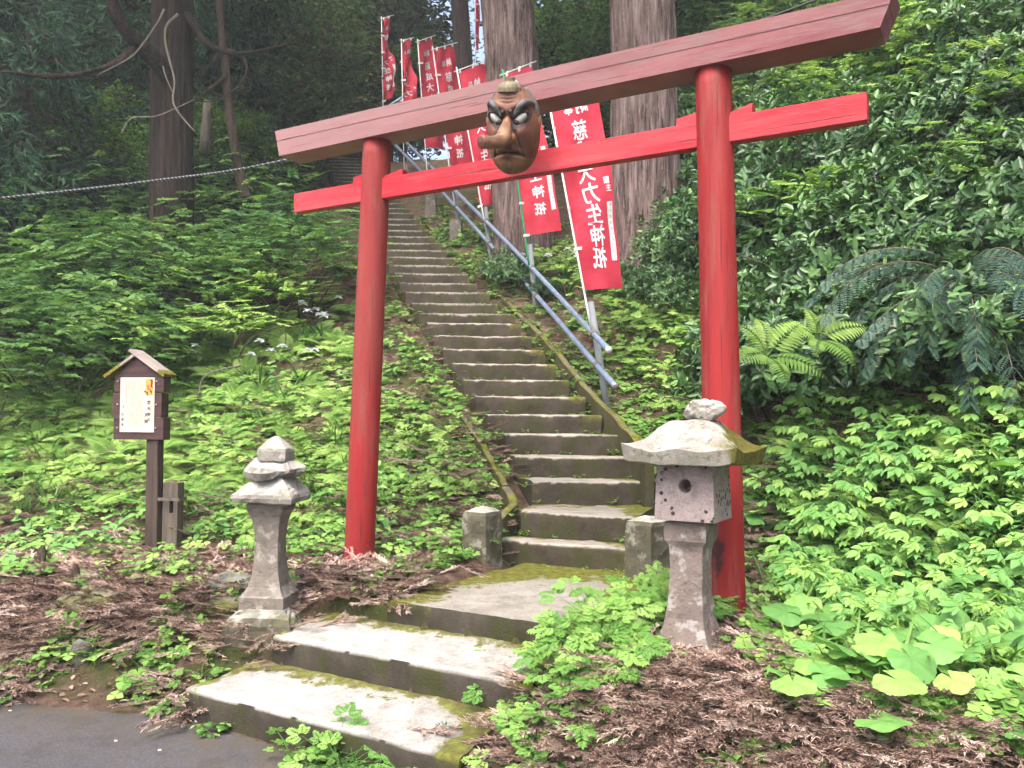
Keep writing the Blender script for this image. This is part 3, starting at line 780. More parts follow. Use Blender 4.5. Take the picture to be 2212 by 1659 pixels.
for sx in (-1, 1):
    wing(sx)
    # eyeball
    c = MP(sx * .44, .225, surf(sx * .44, .225) - .01)
    bm = bmesh.new(); bmesh.ops.create_uvsphere(bm, u_segments=24, v_segments=16, radius=1)
    for v in bm.verts:
        q = v.co.copy(); v.co = c + (mr_ * (q.x * .155 + sx * q.z * .05) + mf * q.y * .11 + mu * (q.z * .14 + sx * q.x * .06)) * mask_scale
    eye = link('eye', from_bm(bm, True), M['mask_eye'], mask)
    pc = MP(sx * .36, .20, 0); dd = (c - cam.location).normalized()
    bm = bmesh.new(); bmesh.ops.create_uvsphere(bm, u_segments=16, v_segments=10, radius=1)
    for v in bm.verts:
        q = v.co.copy(); v.co = c + (mr_ * (-sx * .065 + q.x * .075) + mf * (.080 + q.y * .05) + mu * (-.065 + q.z * .065)) * mask_scale
    link('pupil', from_bm(bm, True), M['mask_dark'], eye)
    ring = [c + (mr_ * (math.cos(a_) * .185 + sx * math.sin(a_) * .06) + mf * (.030 + .03 * math.cos(a_) * -sx) + mu * (math.sin(a_) * .165 + sx * math.cos(a_) * .065)) * mask_scale for a_ in np.linspace(0, 2 * math.pi, 33)]
    link('eye_rim', from_bm(tube(ring, .034 * mask_scale, 10), True), M['mask_dark'], mask)
    # eyebrow: curls from a ball by the nose up and out
    path = []
    for x, z in ((.15, .37), (.20, .32), (.32, .38), (.48, .52), (.66, .61), (.82, .57), (.90, .44)):
        path.append(MP(sx * x, z, surf(sx * x, z) + .05))
    pp = spline(path, 40)
    rr = np.interp(np.linspace(0, 1, 41), [0, .15, .35, .6, .85, 1], [.035, .04, .055, .075, .065, .015]) * mask_scale
    bm = tube(pp, list(rr), 16, rmod=lambda i, k: 1 + .10 * math.sin(k * 2.4 + i * .15))
    br = link('eyebrow', from_bm(bm, True), M['mask_hair'], mask)
    bm = bmesh.new(); bmesh.ops.create_uvsphere(bm, u_segments=16, v_segments=12, radius=.062 * mask_scale, matrix=Matrix.Translation(MP(sx * .15, .385, surf(sx * .15, .385) + .06)))
    link('brow_curl', from_bm(bm, True), M['mask_dark'], br)
    # ear and the dark hair line behind it
    c = MP(sx * .985, .20, .02); bm = bmesh.new(); bmesh.ops.create_uvsphere(bm, u_segments=14, v_segments=12, radius=1)
    for v in bm.verts:
        q = v.co.copy(); v.co = c + (mr_ * q.x * .055 + mf * q.y * .10 + mu * q.z * .155) * mask_scale
    me = from_bm(bm, True); ca = me.color_attributes.new('paint', 'FLOAT_COLOR', 'POINT')
    ca.data.foreach_set('color', np.tile(np.array((.26, .12, .08, 1), np.float32), len(me.vertices))); link('ear', me, M['mask'], mask)
    path = [MP(sx * wid(z) * .97, z, .10) for z in (.30, .48, .64, .78, .90)]
    bm = tube(spline(path, 24), [.055 * mask_scale] * 25, 10); link('side_hair', from_bm(bm, True), M['mask_hair'], mask)
# small ribbed cap with a smaller knob on top
capc = MP(-.02, .99, .50)
def capring(prof, name, mat, par, ribs):
    bm = bmesh.new(); rings = []
    for h, r in prof:
        ring = []
        for k in range(48):
            a = 2 * math.pi * k / 48; oct_ = math.cos(math.pi / 8) / math.cos((a % (math.pi / 4)) - math.pi / 8)
            q = r * oct_ * (1 + ribs * (k % 2))
            ring.append(bm.verts.new(capc + (mr_ * math.cos(a) * q + (mf * math.sin(a) * q) * .9 + mu * h - mf * h * .1) * mask_scale))
        rings.append(ring)
    for a, b in zip(rings, rings[1:]):
        for k in range(48): bm.faces.new([a[k], a[(k + 1) % 48], b[(k + 1) % 48], b[k]])
    bm.faces.new(rings[0][::-1]); bm.faces.new(rings[-1])
    return link(name, from_bm(bm), mat, par)
cp = capring([(-.16, .28), (-.07, .285), (.0, .25), (.07, .14), (.075, .11)], 'cap', M['mask_cap'], mask, .025)
capring([(.065, .13), (.15, .135), (.155, .02)], 'cap_knob', M['mask_cap'], cp, 0)
# hanging cord: over the cap to a hook on the beam
hook = PT(1112, 176, KF - .035)
bm = tube([hook + EN * .03, hook, hook - EZ * .02], .011, 8); hk = link('hook', from_bm(bm, True), M['white_cloth'], mask)
for sx in (-1, 1):
    bm = tube([hook - EZ * .01, MP(sx * .18 + .10, .98, .20), MP(sx * .5 + .04, .86, -.05)], .006, 6); link('cord', from_bm(bm), M['deadwood'], mask)

# ================================================================== STONE LANTERNS
lp = P(583, 1335, 5.05); lz = Hf(lp.x, lp.y)
lbase = Vector((lp.x, lp.y, .27)); print('LANTERN L', lbase, lz)
lan = thing('stone_lantern', lbase, 'grey stone lantern with stacked broken caps on a mossy block, left of the gate', 'stone lantern', 'stone lanterns in front of the gate')
sq = 1.0
ys = R(40)
link('base', from_bm(lathe_poly([(-.18, .285), (.09, .28), (.13, .255), (.17, .20), (.175, .05)], 4, ys, lbase, 8, .018, 8, 1)), M['stone_moss'], lan)
link('post', from_bm(lathe_poly([(.16, .19), (.235, .187), (.245, .175), (.29, .138), (.35, .116), (.45, .102), (.55, .098), (.64, .105), (.70, .124), (.735, .150), (.745, .152), (.79, .150)], 4, ys, lbase + Vector((-.005, 0, 0)), 8, .007, 13, 2)), M['stone'], lan)
rf = link('roof', from_bm(lathe_poly([(.775, .15), (.785, .25), (.815, .262), (.835, .25), (.87, .20), (.915, .135), (.93, .11), (.932, .03)], 4, ys, lbase, 9, .016, 9, 3)), M['stone_roof'], lan)
link('broken_slab', from_bm(lathe_poly([(.92, .08), (.935, .165), (.965, .185), (.985, .178), (1.02, .13), (1.03, .03)], 7, ys + .3, lbase + Vector((.01, 0, 0)), 6, .035, 8, 4)), M['stone_roof'], lan)
link('finial', from_bm(lathe_poly([(1.015, .09), (1.03, .118), (1.085, .124), (1.10, .118), (1.135, .07), (1.165, .028), (1.17, .01)], 4, ys, lbase + Vector((.018, 0, 0)), 7, .010, 12, 5)), M['stone_roof'], lan)

rp = P(1490, 1395, 4.28); rbase = Vector((rp.x, rp.y, rp.z - .05)); print('LANTERN R', rbase, Hf(rp.x, rp.y))
lan2 = thing('stone_lantern', rbase, 'leaning pinkish stone lantern with wide curved roof and round fire hole, by the right pillar', 'stone lantern', 'stone lanterns in front of the gate')
yaw_r = math.atan2(-EN.y, -EN.x) + R(45) + R(1)
c0 = lambda dx, dz: rbase + EX * dx + EZ * dz
link('base', from_bm(lathe_poly([(-.12, .20), (.02, .195), (.05, .16), (.052, .04)], 4, yaw_r, rbase, 6, .015, 9, 6)), M['stone_moss'], lan2)
bm = lathe_poly([(.03, .205), (.07, .20), (.12, .168), (.20, .136), (.32, .120), (.48, .116), (.53, .118), (.56, .128), (.585, .148), (.61, .152), (.665, .152), (.68, .145)], 4, yaw_r, rbase, 8, .006, 14, 7)
for v in bm.verts: v.co += EX * (.012 * (v.co.z - rbase.z))
link('post', from_bm(bm), M['stone_pink'], lan2)
# fire box with a real round hole through the front
def fire_box():
    hw, hd = .152, .150; z0, z1 = .690, 1.015; bm = bmesh.new()
    def V(x, y, z):
        tp = 1 - .07 * (z - z0) / (z1 - z0)
        return bm.verts.new(rbase + EX * (x * tp + .020) + (-EN) * (y * tp) + EZ * z)
    n = 40; hr = .034; hz = .862; hx = .005
    outer, inner, deep = [], [], []
    for k in range(n):
        a = 2 * math.pi * k / n + math.pi / 4 ; cx, cz = math.cos(a), math.sin(a)
        m = 1 / max(abs(cx), abs(cz))
        xx = cx * m * hw; zz = (z0 + z1) / 2 + cz * m * (z1 - z0) / 2
        outer.append(V(xx, hd, zz)); inner.append(V(hx + cx * hr, hd, hz + cz * hr)); deep.append(V(hx + cx * hr, hd - .12, hz + cz * hr))
    for k in range(n):
        j = (k + 1) % n
        bm.faces.new([inner[k], outer[k], outer[j], inner[j]]); bm.faces.new([deep[k], inner[k], inner[j], deep[j]])
    bm.faces.new(deep)
    back = []
    for k in range(n):
        a = 2 * math.pi * k / n + math.pi / 4; cx, cz = math.cos(a), math.sin(a); m = 1 / max(abs(cx), abs(cz))
        back.append(V(cx * m * hw, -hd, (z0 + z1) / 2 + cz * m * (z1 - z0) / 2))
    for k in range(n):
        j = (k + 1) % n; bm.faces.new([outer[k], back[k], back[j], outer[j]])
    bm.faces.new(back[::-1])
    bmesh.ops.recalc_face_normals(bm, faces=bm.faces)
    return from_bm(bm)
fm = Mt('fire box stone'); fm.base(fm.ramp(fm.noise(16, detail=8, rough=.75), [(.25, (.17, .135, .13)), (.7, (.36, .30, .295))]))
fm.layer(fm.ramp(fm.noise(60, detail=4), [(.60, 0), (.70, .7)]), (.06, .05, .05))
vo = fm.n('ShaderNodeTexVoronoi'); vo.inputs['Scale'].default_value = 30
fm.l(fm.tc.outputs['Object'], vo.inputs['Vector'])
sp_ = fm.math('MULTIPLY', fm.ramp(vo.outputs['Distance'], [(.26, 1), (.36, 0)]), fm.ramp(fm.noise(7), [(.50, 0), (.54, 1)]))
vd = fm.n('ShaderNodeVectorMath', operation='DISTANCE'); fm.l(fm.tc.outputs['Object'], vd.inputs[0])
_hc = EX * .025 - EN * .15 + EZ * .862; vd.inputs[1].default_value = tuple(_hc)
sp_ = fm.math('MULTIPLY', sp_, fm.ramp(vd.outputs['Value'], [(.075, 0), (.10, 1)]))
fm.layer(sp_, (.035, .028, .03)); fm.layer(fm.ramp(fm.noise(5, detail=7), [(.62, 0), (.72, .6)]), (.11, .11, .04))
fm.bump(fm.noise(55, detail=10, rough=.75), .8, .01); M['firebox'] = fm.done(.92, .15)
link('fire_box', fire_box(), M['firebox'], lan2)
# sweeping roof with upturned corners
def lantern_roof(c, half, z_eave, z_top, seed):
    n = 28; bm = bmesh.new(); top, bot = {}, {}
    for i in range(n + 1):
        for j in range(n + 1):
            x = -1 + 2 * i / n; y = -1 + 2 * j / n; r = max(abs(x), abs(y)); m = min(abs(x), abs(y))
            plat = .34
            k = 0 if r < plat else (r - plat) / (1 - plat)
            h = z_top - (z_top - z_eave) * (1 - (1 - k) ** 1.32) + .024 * (m * r) ** 4
            p = c + EX * x * half * 1.02 - EN * y * half + EZ * h
            p += EZ * (.016 * nz(p, 9, seed)) + EX * .012 * nz(p, 7, seed + 2)
            top[i, j] = bm.verts.new(p)
            hb = z_eave - .068 + .022 * (m * r) ** 4 - .02 * (1 - r)
            q = c + EX * x * half * .97 - EN * y * half * .95 + EZ * hb; q += EZ * .010 * nz(q, 9, seed + 4)
            bot[i, j] = bm.verts.new(q)
    for i in range(n):
        for j in range(n):
            bm.faces.new([top[i, j + 1], top[i + 1, j + 1], top[i + 1, j], top[i, j]])
            bm.faces.new([bot[i, j], bot[i + 1, j], bot[i + 1, j + 1], bot[i, j + 1]])
    for i in range(n):
        bm.faces.new([top[i, 0], top[i + 1, 0], bot[i + 1, 0], bot[i, 0]]); bm.faces.new([top[i + 1, n], top[i, n], bot[i, n], bot[i + 1, n]])
        bm.faces.new([top[0, i + 1], top[0, i], bot[0, i], bot[0, i + 1]]); bm.faces.new([top[n, i], top[n, i + 1], bot[n, i + 1], bot[n, i]])
    bmesh.ops.recalc_face_normals(bm, faces=bm.faces)
    return from_bm(bm)
mr2 = Mt('mossy lichen roof stone'); _sx = mr2.n('ShaderNodeVectorMath', operation='DOT_PRODUCT'); mr2.l(mr2.tc.outputs['Object'], _sx.inputs[0]); _sx.inputs[1].default_value = tuple(EX + EN * .4)
mr2.base(mr2.ramp(mr2.noise(7, detail=8, rough=.75), [(.3, (.16, .15, .125)), (.7, (.34, .325, .29))]))
mr2.layer(mr2.ramp(mr2.noise(35, detail=5), [(.55, 0), (.65, .7)]), (.10, .095, .075))
mr2.layer(mr2.math('MULTIPLY', mr2.ramp(mr2.noise(5, detail=8, rough=.7), [(.48, 0), (.58, .8)]), mr2.upness(.3, .7)), (.44, .43, .40))
mr2.layer(mr2.ramp(mr2.math('ADD', _sx.outputs['Value'], mr2.math('MULTIPLY', mr2.math('SUBTRACT', mr2.noise(9, detail=8, rough=.7), .5), .35)), [(.14, 0), (.19, 1)]), mr2.ramp(mr2.noise(40, detail=6), [(.3, (.05, .05, .012)), (.7, (.16, .15, .035))]))
mr2.layer(mr2.ramp(mr2.noise(3.1, detail=7), [(.6, 0), (.7, .6)]), (.17, .16, .07))
mr2.bump(mr2.noise(45, detail=10, rough=.75), .9, .014); M['mossroof'] = mr2.done(.95, .1)
link('roof', lantern_roof(rbase + EX * .03, .285, 1.04, 1.185, 3), M['mossroof'], lan2)
bm = bmesh.new(); bmesh.ops.create_icosphere(bm, subdivisions=4, radius=1)
for v in bm.verts:
    q = v.co.copy(); v.co = rbase + EX * (.075 + q.x * .098) - EN * q.y * .08 + EZ * (1.235 + .047 * max(-1, min(1, q.z * 1.5)))
roughen(bm, .028, 14, 4); link('finial', from_bm(bm), M['stone_roof'], lan2)

# ================================================================== NOTICE BOARD
SY = 6.5
sgx = P(333, 1215, SY); sz0 = Hf(sgx.x, SY)
SN = Vector((-.14, -.99, 0)).normalized(); SX = Vector((.99, -.14, 0)).normalized()
lean = Vector((-.010, 0, 1)).normalized()
SO = P(219.5 + 590 * .1488, 740.6 + 900 * .1488, SY)          # board centre
k_ = .1488 * SY / F                                              # metres per zoomed pixel
def S(x, y, d): return SO + SX * ((x - 590) * k_) - lean * ((y - 900) * k_) + SN * d
sign = thing('notice_board', Vector((sgx.x, SY, sz0)), 'dark brown roofed notice board with cream printed sheet on a wooden post', 'notice board')
def sbox(x0, x1, y0, y1, d0, d1, bv=.003):
    cs = [S(x0, y1, d1), S(x1, y1, d1), S(x1, y1, d0), S(x0, y1, d0), S(x0, y0, d1), S(x1, y0, d1), S(x1, y0, d0), S(x0, y0, d0)]
    return bevel(hexa(cs), bv, 1)
D0, D1 = -.05, .05
for x0, x1, y0, y1 in ((207, 977, 500, 719), (180, 946, 731, 1080), (205, 979, 1085, 1402)):
    o = link('plank', from_bm(sbox(x0, x1, y0, y1, D0, D1)), M['board'], sign)
# gable plank under the roof
pr = [(207, 496), (977, 496), (905, 430), (540, 225), (510, 225), (270, 430)]
bm = bmesh.new(); fr = [bm.verts.new(S(x, y, D1)) for x, y in pr]; bk = [bm.verts.new(S(x, y, D0)) for x, y in pr]
bm.faces.new(fr[::-1]); bm.faces.new(bk)
for i in range(6): bm.faces.new([fr[i], fr[(i + 1) % 6], bk[(i + 1) % 6], bk[i]])
bmesh.ops.recalc_face_normals(bm, faces=bm.faces); link('gable', from_bm(bm), M['board'], sign)
def roofboard(x0, y0, x1, y1, th, seed, mossf):
    a, b = Vector((x0, y0)), Vector((x1, y1)); d = (b - a).normalized(); nn = Vector((d.y, -d.x)) * th
    if nn.y > 0: nn = -nn
    cs = [S(a.x, a.y, D1 + .035), S(b.x, b.y, D1 + .035), S(b.x, b.y, D0 - .04), S(a.x, a.y, D0 - .04)]
    cs += [S(p.x + nn.x, p.y + nn.y, q) for p, q in ((a, D1 + .035), (b, D1 + .035), (b, D0 - .04), (a, D0 - .04))]
    bm, cache = grid_box(cs, 26, 8, 4); lm = bm.verts.layers.float['moss']
    for (i, j, q), v in cache.items():
        m = mossf(i / 26) + nz(v.co, 25, seed) * .5
        v[lm] = m
        if q == 4 and m > .45: v.co += lean * (.006 + .004 * nz(v.co, 60, seed))
    roughen(bm, .002, 20, seed)
    return from_bm(bm)
rl = link('roof_board', roofboard(540, 205, 92, 520, 36, 1, lambda u: .15 + .9 * u), M['roofwood'], sign); rl['label'] = 'roof board thick with yellow green moss'
link('roof_board', roofboard(455, 130, 1000, 500, 42, 2, lambda u: -.3 + (1.5 if u > .82 else 0)), M['roofwood'], sign)
sheet = link('notice_sheet', from_bm(sbox(310, 842, 508, 1296, D1 + .001, D1 + .007, .001)), M['paper'], sign)
DZ = D1 + .0085
def sq_(x0, x1, y0, y1, mat, name, d=DZ, par=sheet):
    bm = bmesh.new(); bm.faces.new([bm.verts.new(S(x, y, d)) for x, y in ((x0, y1), (x1, y1), (x1, y0), (x0, y0))])
    return link(name, from_bm(bm), mat, par)
# zoom of the sheet: 1226x1659 px zoom covers 170x230 px -> convert to board pixels
def zx(x): return (470 + x * .13866 - 400) / .2713
def zy(y): return (1480 + y * .13866 - 1350) / .2713
sq_(zx(862), zx(1093), zy(100), zy(548), M['orange'], 'orange_print')
def poly(pts, mat, name, d):
    bm = bmesh.new(); bm.faces.new([bm.verts.new(S(zx(x), zy(y), d)) for x, y in pts]); bmesh.ops.recalc_face_normals(bm, faces=bm.faces)
    return link(name, from_bm(bm), mat, sheet)
poly([(920, 290), (950, 240), (985, 300), (1000, 350), (975, 400), (940, 440), (930, 380)], M['red_print'], 'red_print', DZ + .0012)
poly([(172, 885), (205, 835), (238, 885), (205, 938)], M['red_print'], 'red_print', DZ)
poly([(192, 885), (205, 865), (218, 885), (205, 905)], M['paper'], 'red_print_centre', DZ + .0012)
def stroke(bmm, pts, wd, d):
    q = spline([Vector((x, y, 0)) for x, y in pts], 12); prev = None
    for i, p in enumerate(q):
        dd = (q[min(i + 1, 12)] - q[max(i - 1, 0)]).normalized(); nn = Vector((-dd.y, dd.x, 0)) * wd * (1 - .75 * abs(i / 12 - .45))
        row = (bmm.verts.new(S(zx(p.x + nn.x), zy(p.y + nn.y), d)), bmm.verts.new(S(zx(p.x - nn.x), zy(p.y - nn.y), d)))
        if prev: bmm.faces.new([prev[0], prev[1], row[1], row[0]])
        prev = row
bm = bmesh.new()
stroke(bm, [(1010, 130), (1045, 125), (1075, 150), (1040, 165)], 22, DZ + .0022)
stroke(bm, [(1065, 140), (1060, 230), (1045, 290), (1090, 350)], 26, DZ + .0026)
stroke(bm, [(1010, 380), (1030, 440), (1055, 450), (1045, 510)], 24, DZ + .0022)
stroke(bm, [(830, 440), (880, 460), (940, 490), (925, 565)], 22, DZ + .0022)
link('brush_writing', from_bm(bm), M['ink'], sheet)
def put_text(bmm, ch, cx, cy, size, d, bold=.02):
    v, f = glyph(ch, bold); vs = [bmm.verts.new(S(zx(cx + a * size), zy(cy - b * size), d)) for a, b in v]
    for q in f:
        try: bmm.faces.new([vs[i] for i in q])
        except ValueError: pass
bm = bmesh.new()
for ch, x, y, s_ in (('慈', 985, 755, 120), ('光', 985, 925, 120), ('寺', 985, 1095, 120), ('の', 988, 1240, 100), ('天', 903, 1115, 112), ('狗', 903, 1290, 118)):
    put_text(bm, ch, x, y, s_, DZ)
link('title_writing', from_bm(bm), M['ink'], sheet)
# body text, too small to read: columns of little marks
bm = bmesh.new(); rr = random.Random(4)
def marks(x, y0, y1, w, h, fill):
    y = y0
    while y < y1:
        if rr.random() < fill:
            ww = w * rr.uniform(.6, 1)
            for _ in range(2):
                hh = h * rr.uniform(.18, .3); oy = rr.uniform(-.3, .3) * h
                bm.faces.new([bm.verts.new(S(zx(a), zy(b), DZ)) for a, b in ((x - ww / 2, y + oy + hh / 2), (x + ww / 2, y + oy + hh / 2), (x + ww / 2, y + oy - hh / 2), (x - ww / 2, y + oy - hh / 2))])
            xo = x + rr.uniform(-.25, .25) * w
            bm.faces.new([bm.verts.new(S(zx(a), zy(b), DZ + .0006)) for a, b in ((xo - w * .09, y + h * .42), (xo + w * .09, y + h * .42), (xo + w * .09, y - h * .42), (xo - w * .09, y - h * .42))])
        y += h * 1.12
for i, x in enumerate(range(780, 280, -54)):
    marks(x, (215, 160, 200, 150, 150, 160, 160, 200, 180, 160)[i], (1470, 1470, 1450, 1470, 1470, 1470, 1340, 1460, 1450, 860)[i], 24, 27, .9)
marks(1082, 640, 1060, 17, 19, .95); marks(240, 1000, 1230, 17, 19, .95)
link('small_writing', from_bm(bm), M['ink_dim'], sheet)
bm = bmesh.new()
for y in (1105, 1240, 1380): put_text(bm, ('教', '育', '会')[(y - 1100) // 130], 188, y, 80, DZ)
link('signature_writing', from_bm(bm), M['ink'], sheet)
for x in (265, 865):
    for y in (560, 895, 1232): link('screw', from_bm(tube([S(x, y, D1), S(x, y, D1 + .006)], .007, 8)), M['steel'], sign)
# post, stake and bands
gpost = sz0 - .1
pb = S(790, 1400, -.01)
link('post', from_bm(bevel(box_at((pb + Vector((pb.x + .012, pb.y, gpost))) / 2, SX, SN, ((pb - Vector((pb.x + .012, pb.y, gpost))).normalized()), .049, .042, (pb.z - gpost) / 2), .004, 1)), M['post_wood'], sign)
sk = P(372, 1127, SY + .02); zt = P(372, 1043, SY).z
cst = Vector((sk.x, sk.y + .01, (zt + gpost) / 2))
bm = bmesh.new()
# stake with a slot cut through it
def ring_pts(w, z): return [cst + SX * a * w + EZ * (z - cst.z) for a in (-1, 1)]
hwk, hdk = .062, .045
zs = [gpost, P(370, 1108, SY).z, P(370, 1080, SY).z, zt]
xs_ = [-hwk, -.006, .026, hwk]
for i in range(3):
    for j in range(3):
        if i == 1 and j == 1: continue
        x0, x1 = xs_[i], xs_[i + 1]; z0, z1 = zs[j], zs[j + 1]
        b2 = hexa([cst + SX * a + SN * b + EZ * (c - cst.z) for c in (z0, z1) for a, b in ((x0, hdk), (x1, hdk), (x1, -hdk), (x0, -hdk))])
        tmp = bpy.data.meshes.new('x'); b2.to_mesh(tmp); b2.free(); bm.from_mesh(tmp); bpy.data.meshes.remove(tmp)
bmesh.ops.remove_doubles(bm, verts=bm.verts, dist=.0005)
# drop interior doubled faces
bm.faces.ensure_lookup_table(); seen = {}
for f in list(bm.faces):
    key = tuple(sorted(v.index for v in f.verts)); seen.setdefault(key, []).append(f)
for fs in seen.values():
    if len(fs) > 1:
        for f in fs: bm.faces.remove(f)
link('stake', from_bm(bm), M['stake_wood'], sign)
for py in (1077, 1196):
    z = P(352, py, SY).z; c = Vector(((pb.x + cst.x) / 2 + .01, SY + .005, z))
    w_, d_ = abs(cst.x - pb.x) / 2 + .085, .056
    loop = [c + SX * a * w_ + SN * b * d_ for a, b in ((-1, 1), (1, 1), (1, -1), (-1, -1), (-1, 1))]
    bm = bmesh.new()
    for a, b in zip(loop, loop[1:]):
        bm.faces.new([bm.verts.new(p) for p in (a - EZ * .012, b - EZ * .012, b + EZ * .012, a + EZ * .012)])
    link('band', from_bm(bm), M['clamp'], sign)
# ================================================================== HANDRAIL
posts = [(1269, 651, 1296, 822, 8.6), (1139, 526, 1150, 640, 11.3), (1043, 446, 1055, 550, 13.0), (979, 413, 985, 490, 14.5), (925, 400, 930, 436, 16.0), (872, 355, 876, 385, 19.0)]
PTOP = [P(a, b, Y) for a, b, c, d, Y in posts]; PBOT = [P(c, d, Y) for a, b, c, d, Y in posts]
rail = thing('handrail', PBOT[0], 'grey steel pipe handrail with two parallel rails along the right of the stairs', 'handrail')
def railpath(pix): return spline([P(*p) for p in pix], 40)
def offs(p): return p
lower = [(1331, 836, 7.95), (1289, 789, 8.55), (1160, 640, 11.2), (1058, 527, 12.95), (985, 447, 14.4), (930, 390, 15.9), (870, 330, 18.6), (830, 288, 21)]
upper = [(1315, 756, 8.0), (1283, 722, 8.5), (1150, 580, 11.2), (1050, 478, 12.95), (980, 409, 14.4), (930, 360, 15.9), (884, 314, 18.6), (850, 280, 21)]
for nm, pix in (('lower', lower), ('upper', upper)):
    o = link('rail', from_bm(tube(railpath(pix), .030, 14), True), M['pipe'], rail)
    e = P(*pix[0]); e2 = P(*pix[1]); d = (e - e2).normalized()
    link('end_cap', from_bm(tube([e - d * .01, e + d * .012], .0315, 14), True), M['pole_white'] if nm == 'upper' else M['clamp'], o)
for i, (t_, b_) in enumerate(zip(PTOP, PBOT)):
    ax = (t_ - b_).normalized(); bb = b_ - ax * .7; tt = t_
    off = Vector((.035, .05, 0))
    po = link('post', from_bm(tube([bb + off, tt + off], .036, 14), True), M['post_pipe'], rail)
    for pix in (lower, upper):
        q = P(*pix[i + 1]) if i + 1 < len(pix) else None
        if q is None: continue
        d = (P(*pix[i + 1]) - P(*pix[i])).normalized()
        link('clamp', from_bm(tube([q - d * .03, q + d * .03], .040, 12), True), M['clamp'], po)
link('rail', from_bm(tube([P(826, 238, 20.6), P(860, 216, 20.8), P(900, 190, 21)], .03, 10), True), M['pipe'], rail)
for (px, py, Y, hf) in ((985, 494, 14.5, .10), (931, 437, 16.0, .10)):
    c = P(px, py, Y); bm = grid_box([c + Vector((a, b, z)) for z in (-.6, .14) for a, b in ((-hf, -hf), (hf, -hf), (hf, hf), (-hf, hf))], 5, 5, 6)[0]
    roughen(bm, .015, 12, int(px)); link('footing', from_bm(bm), M['stone'], rail)

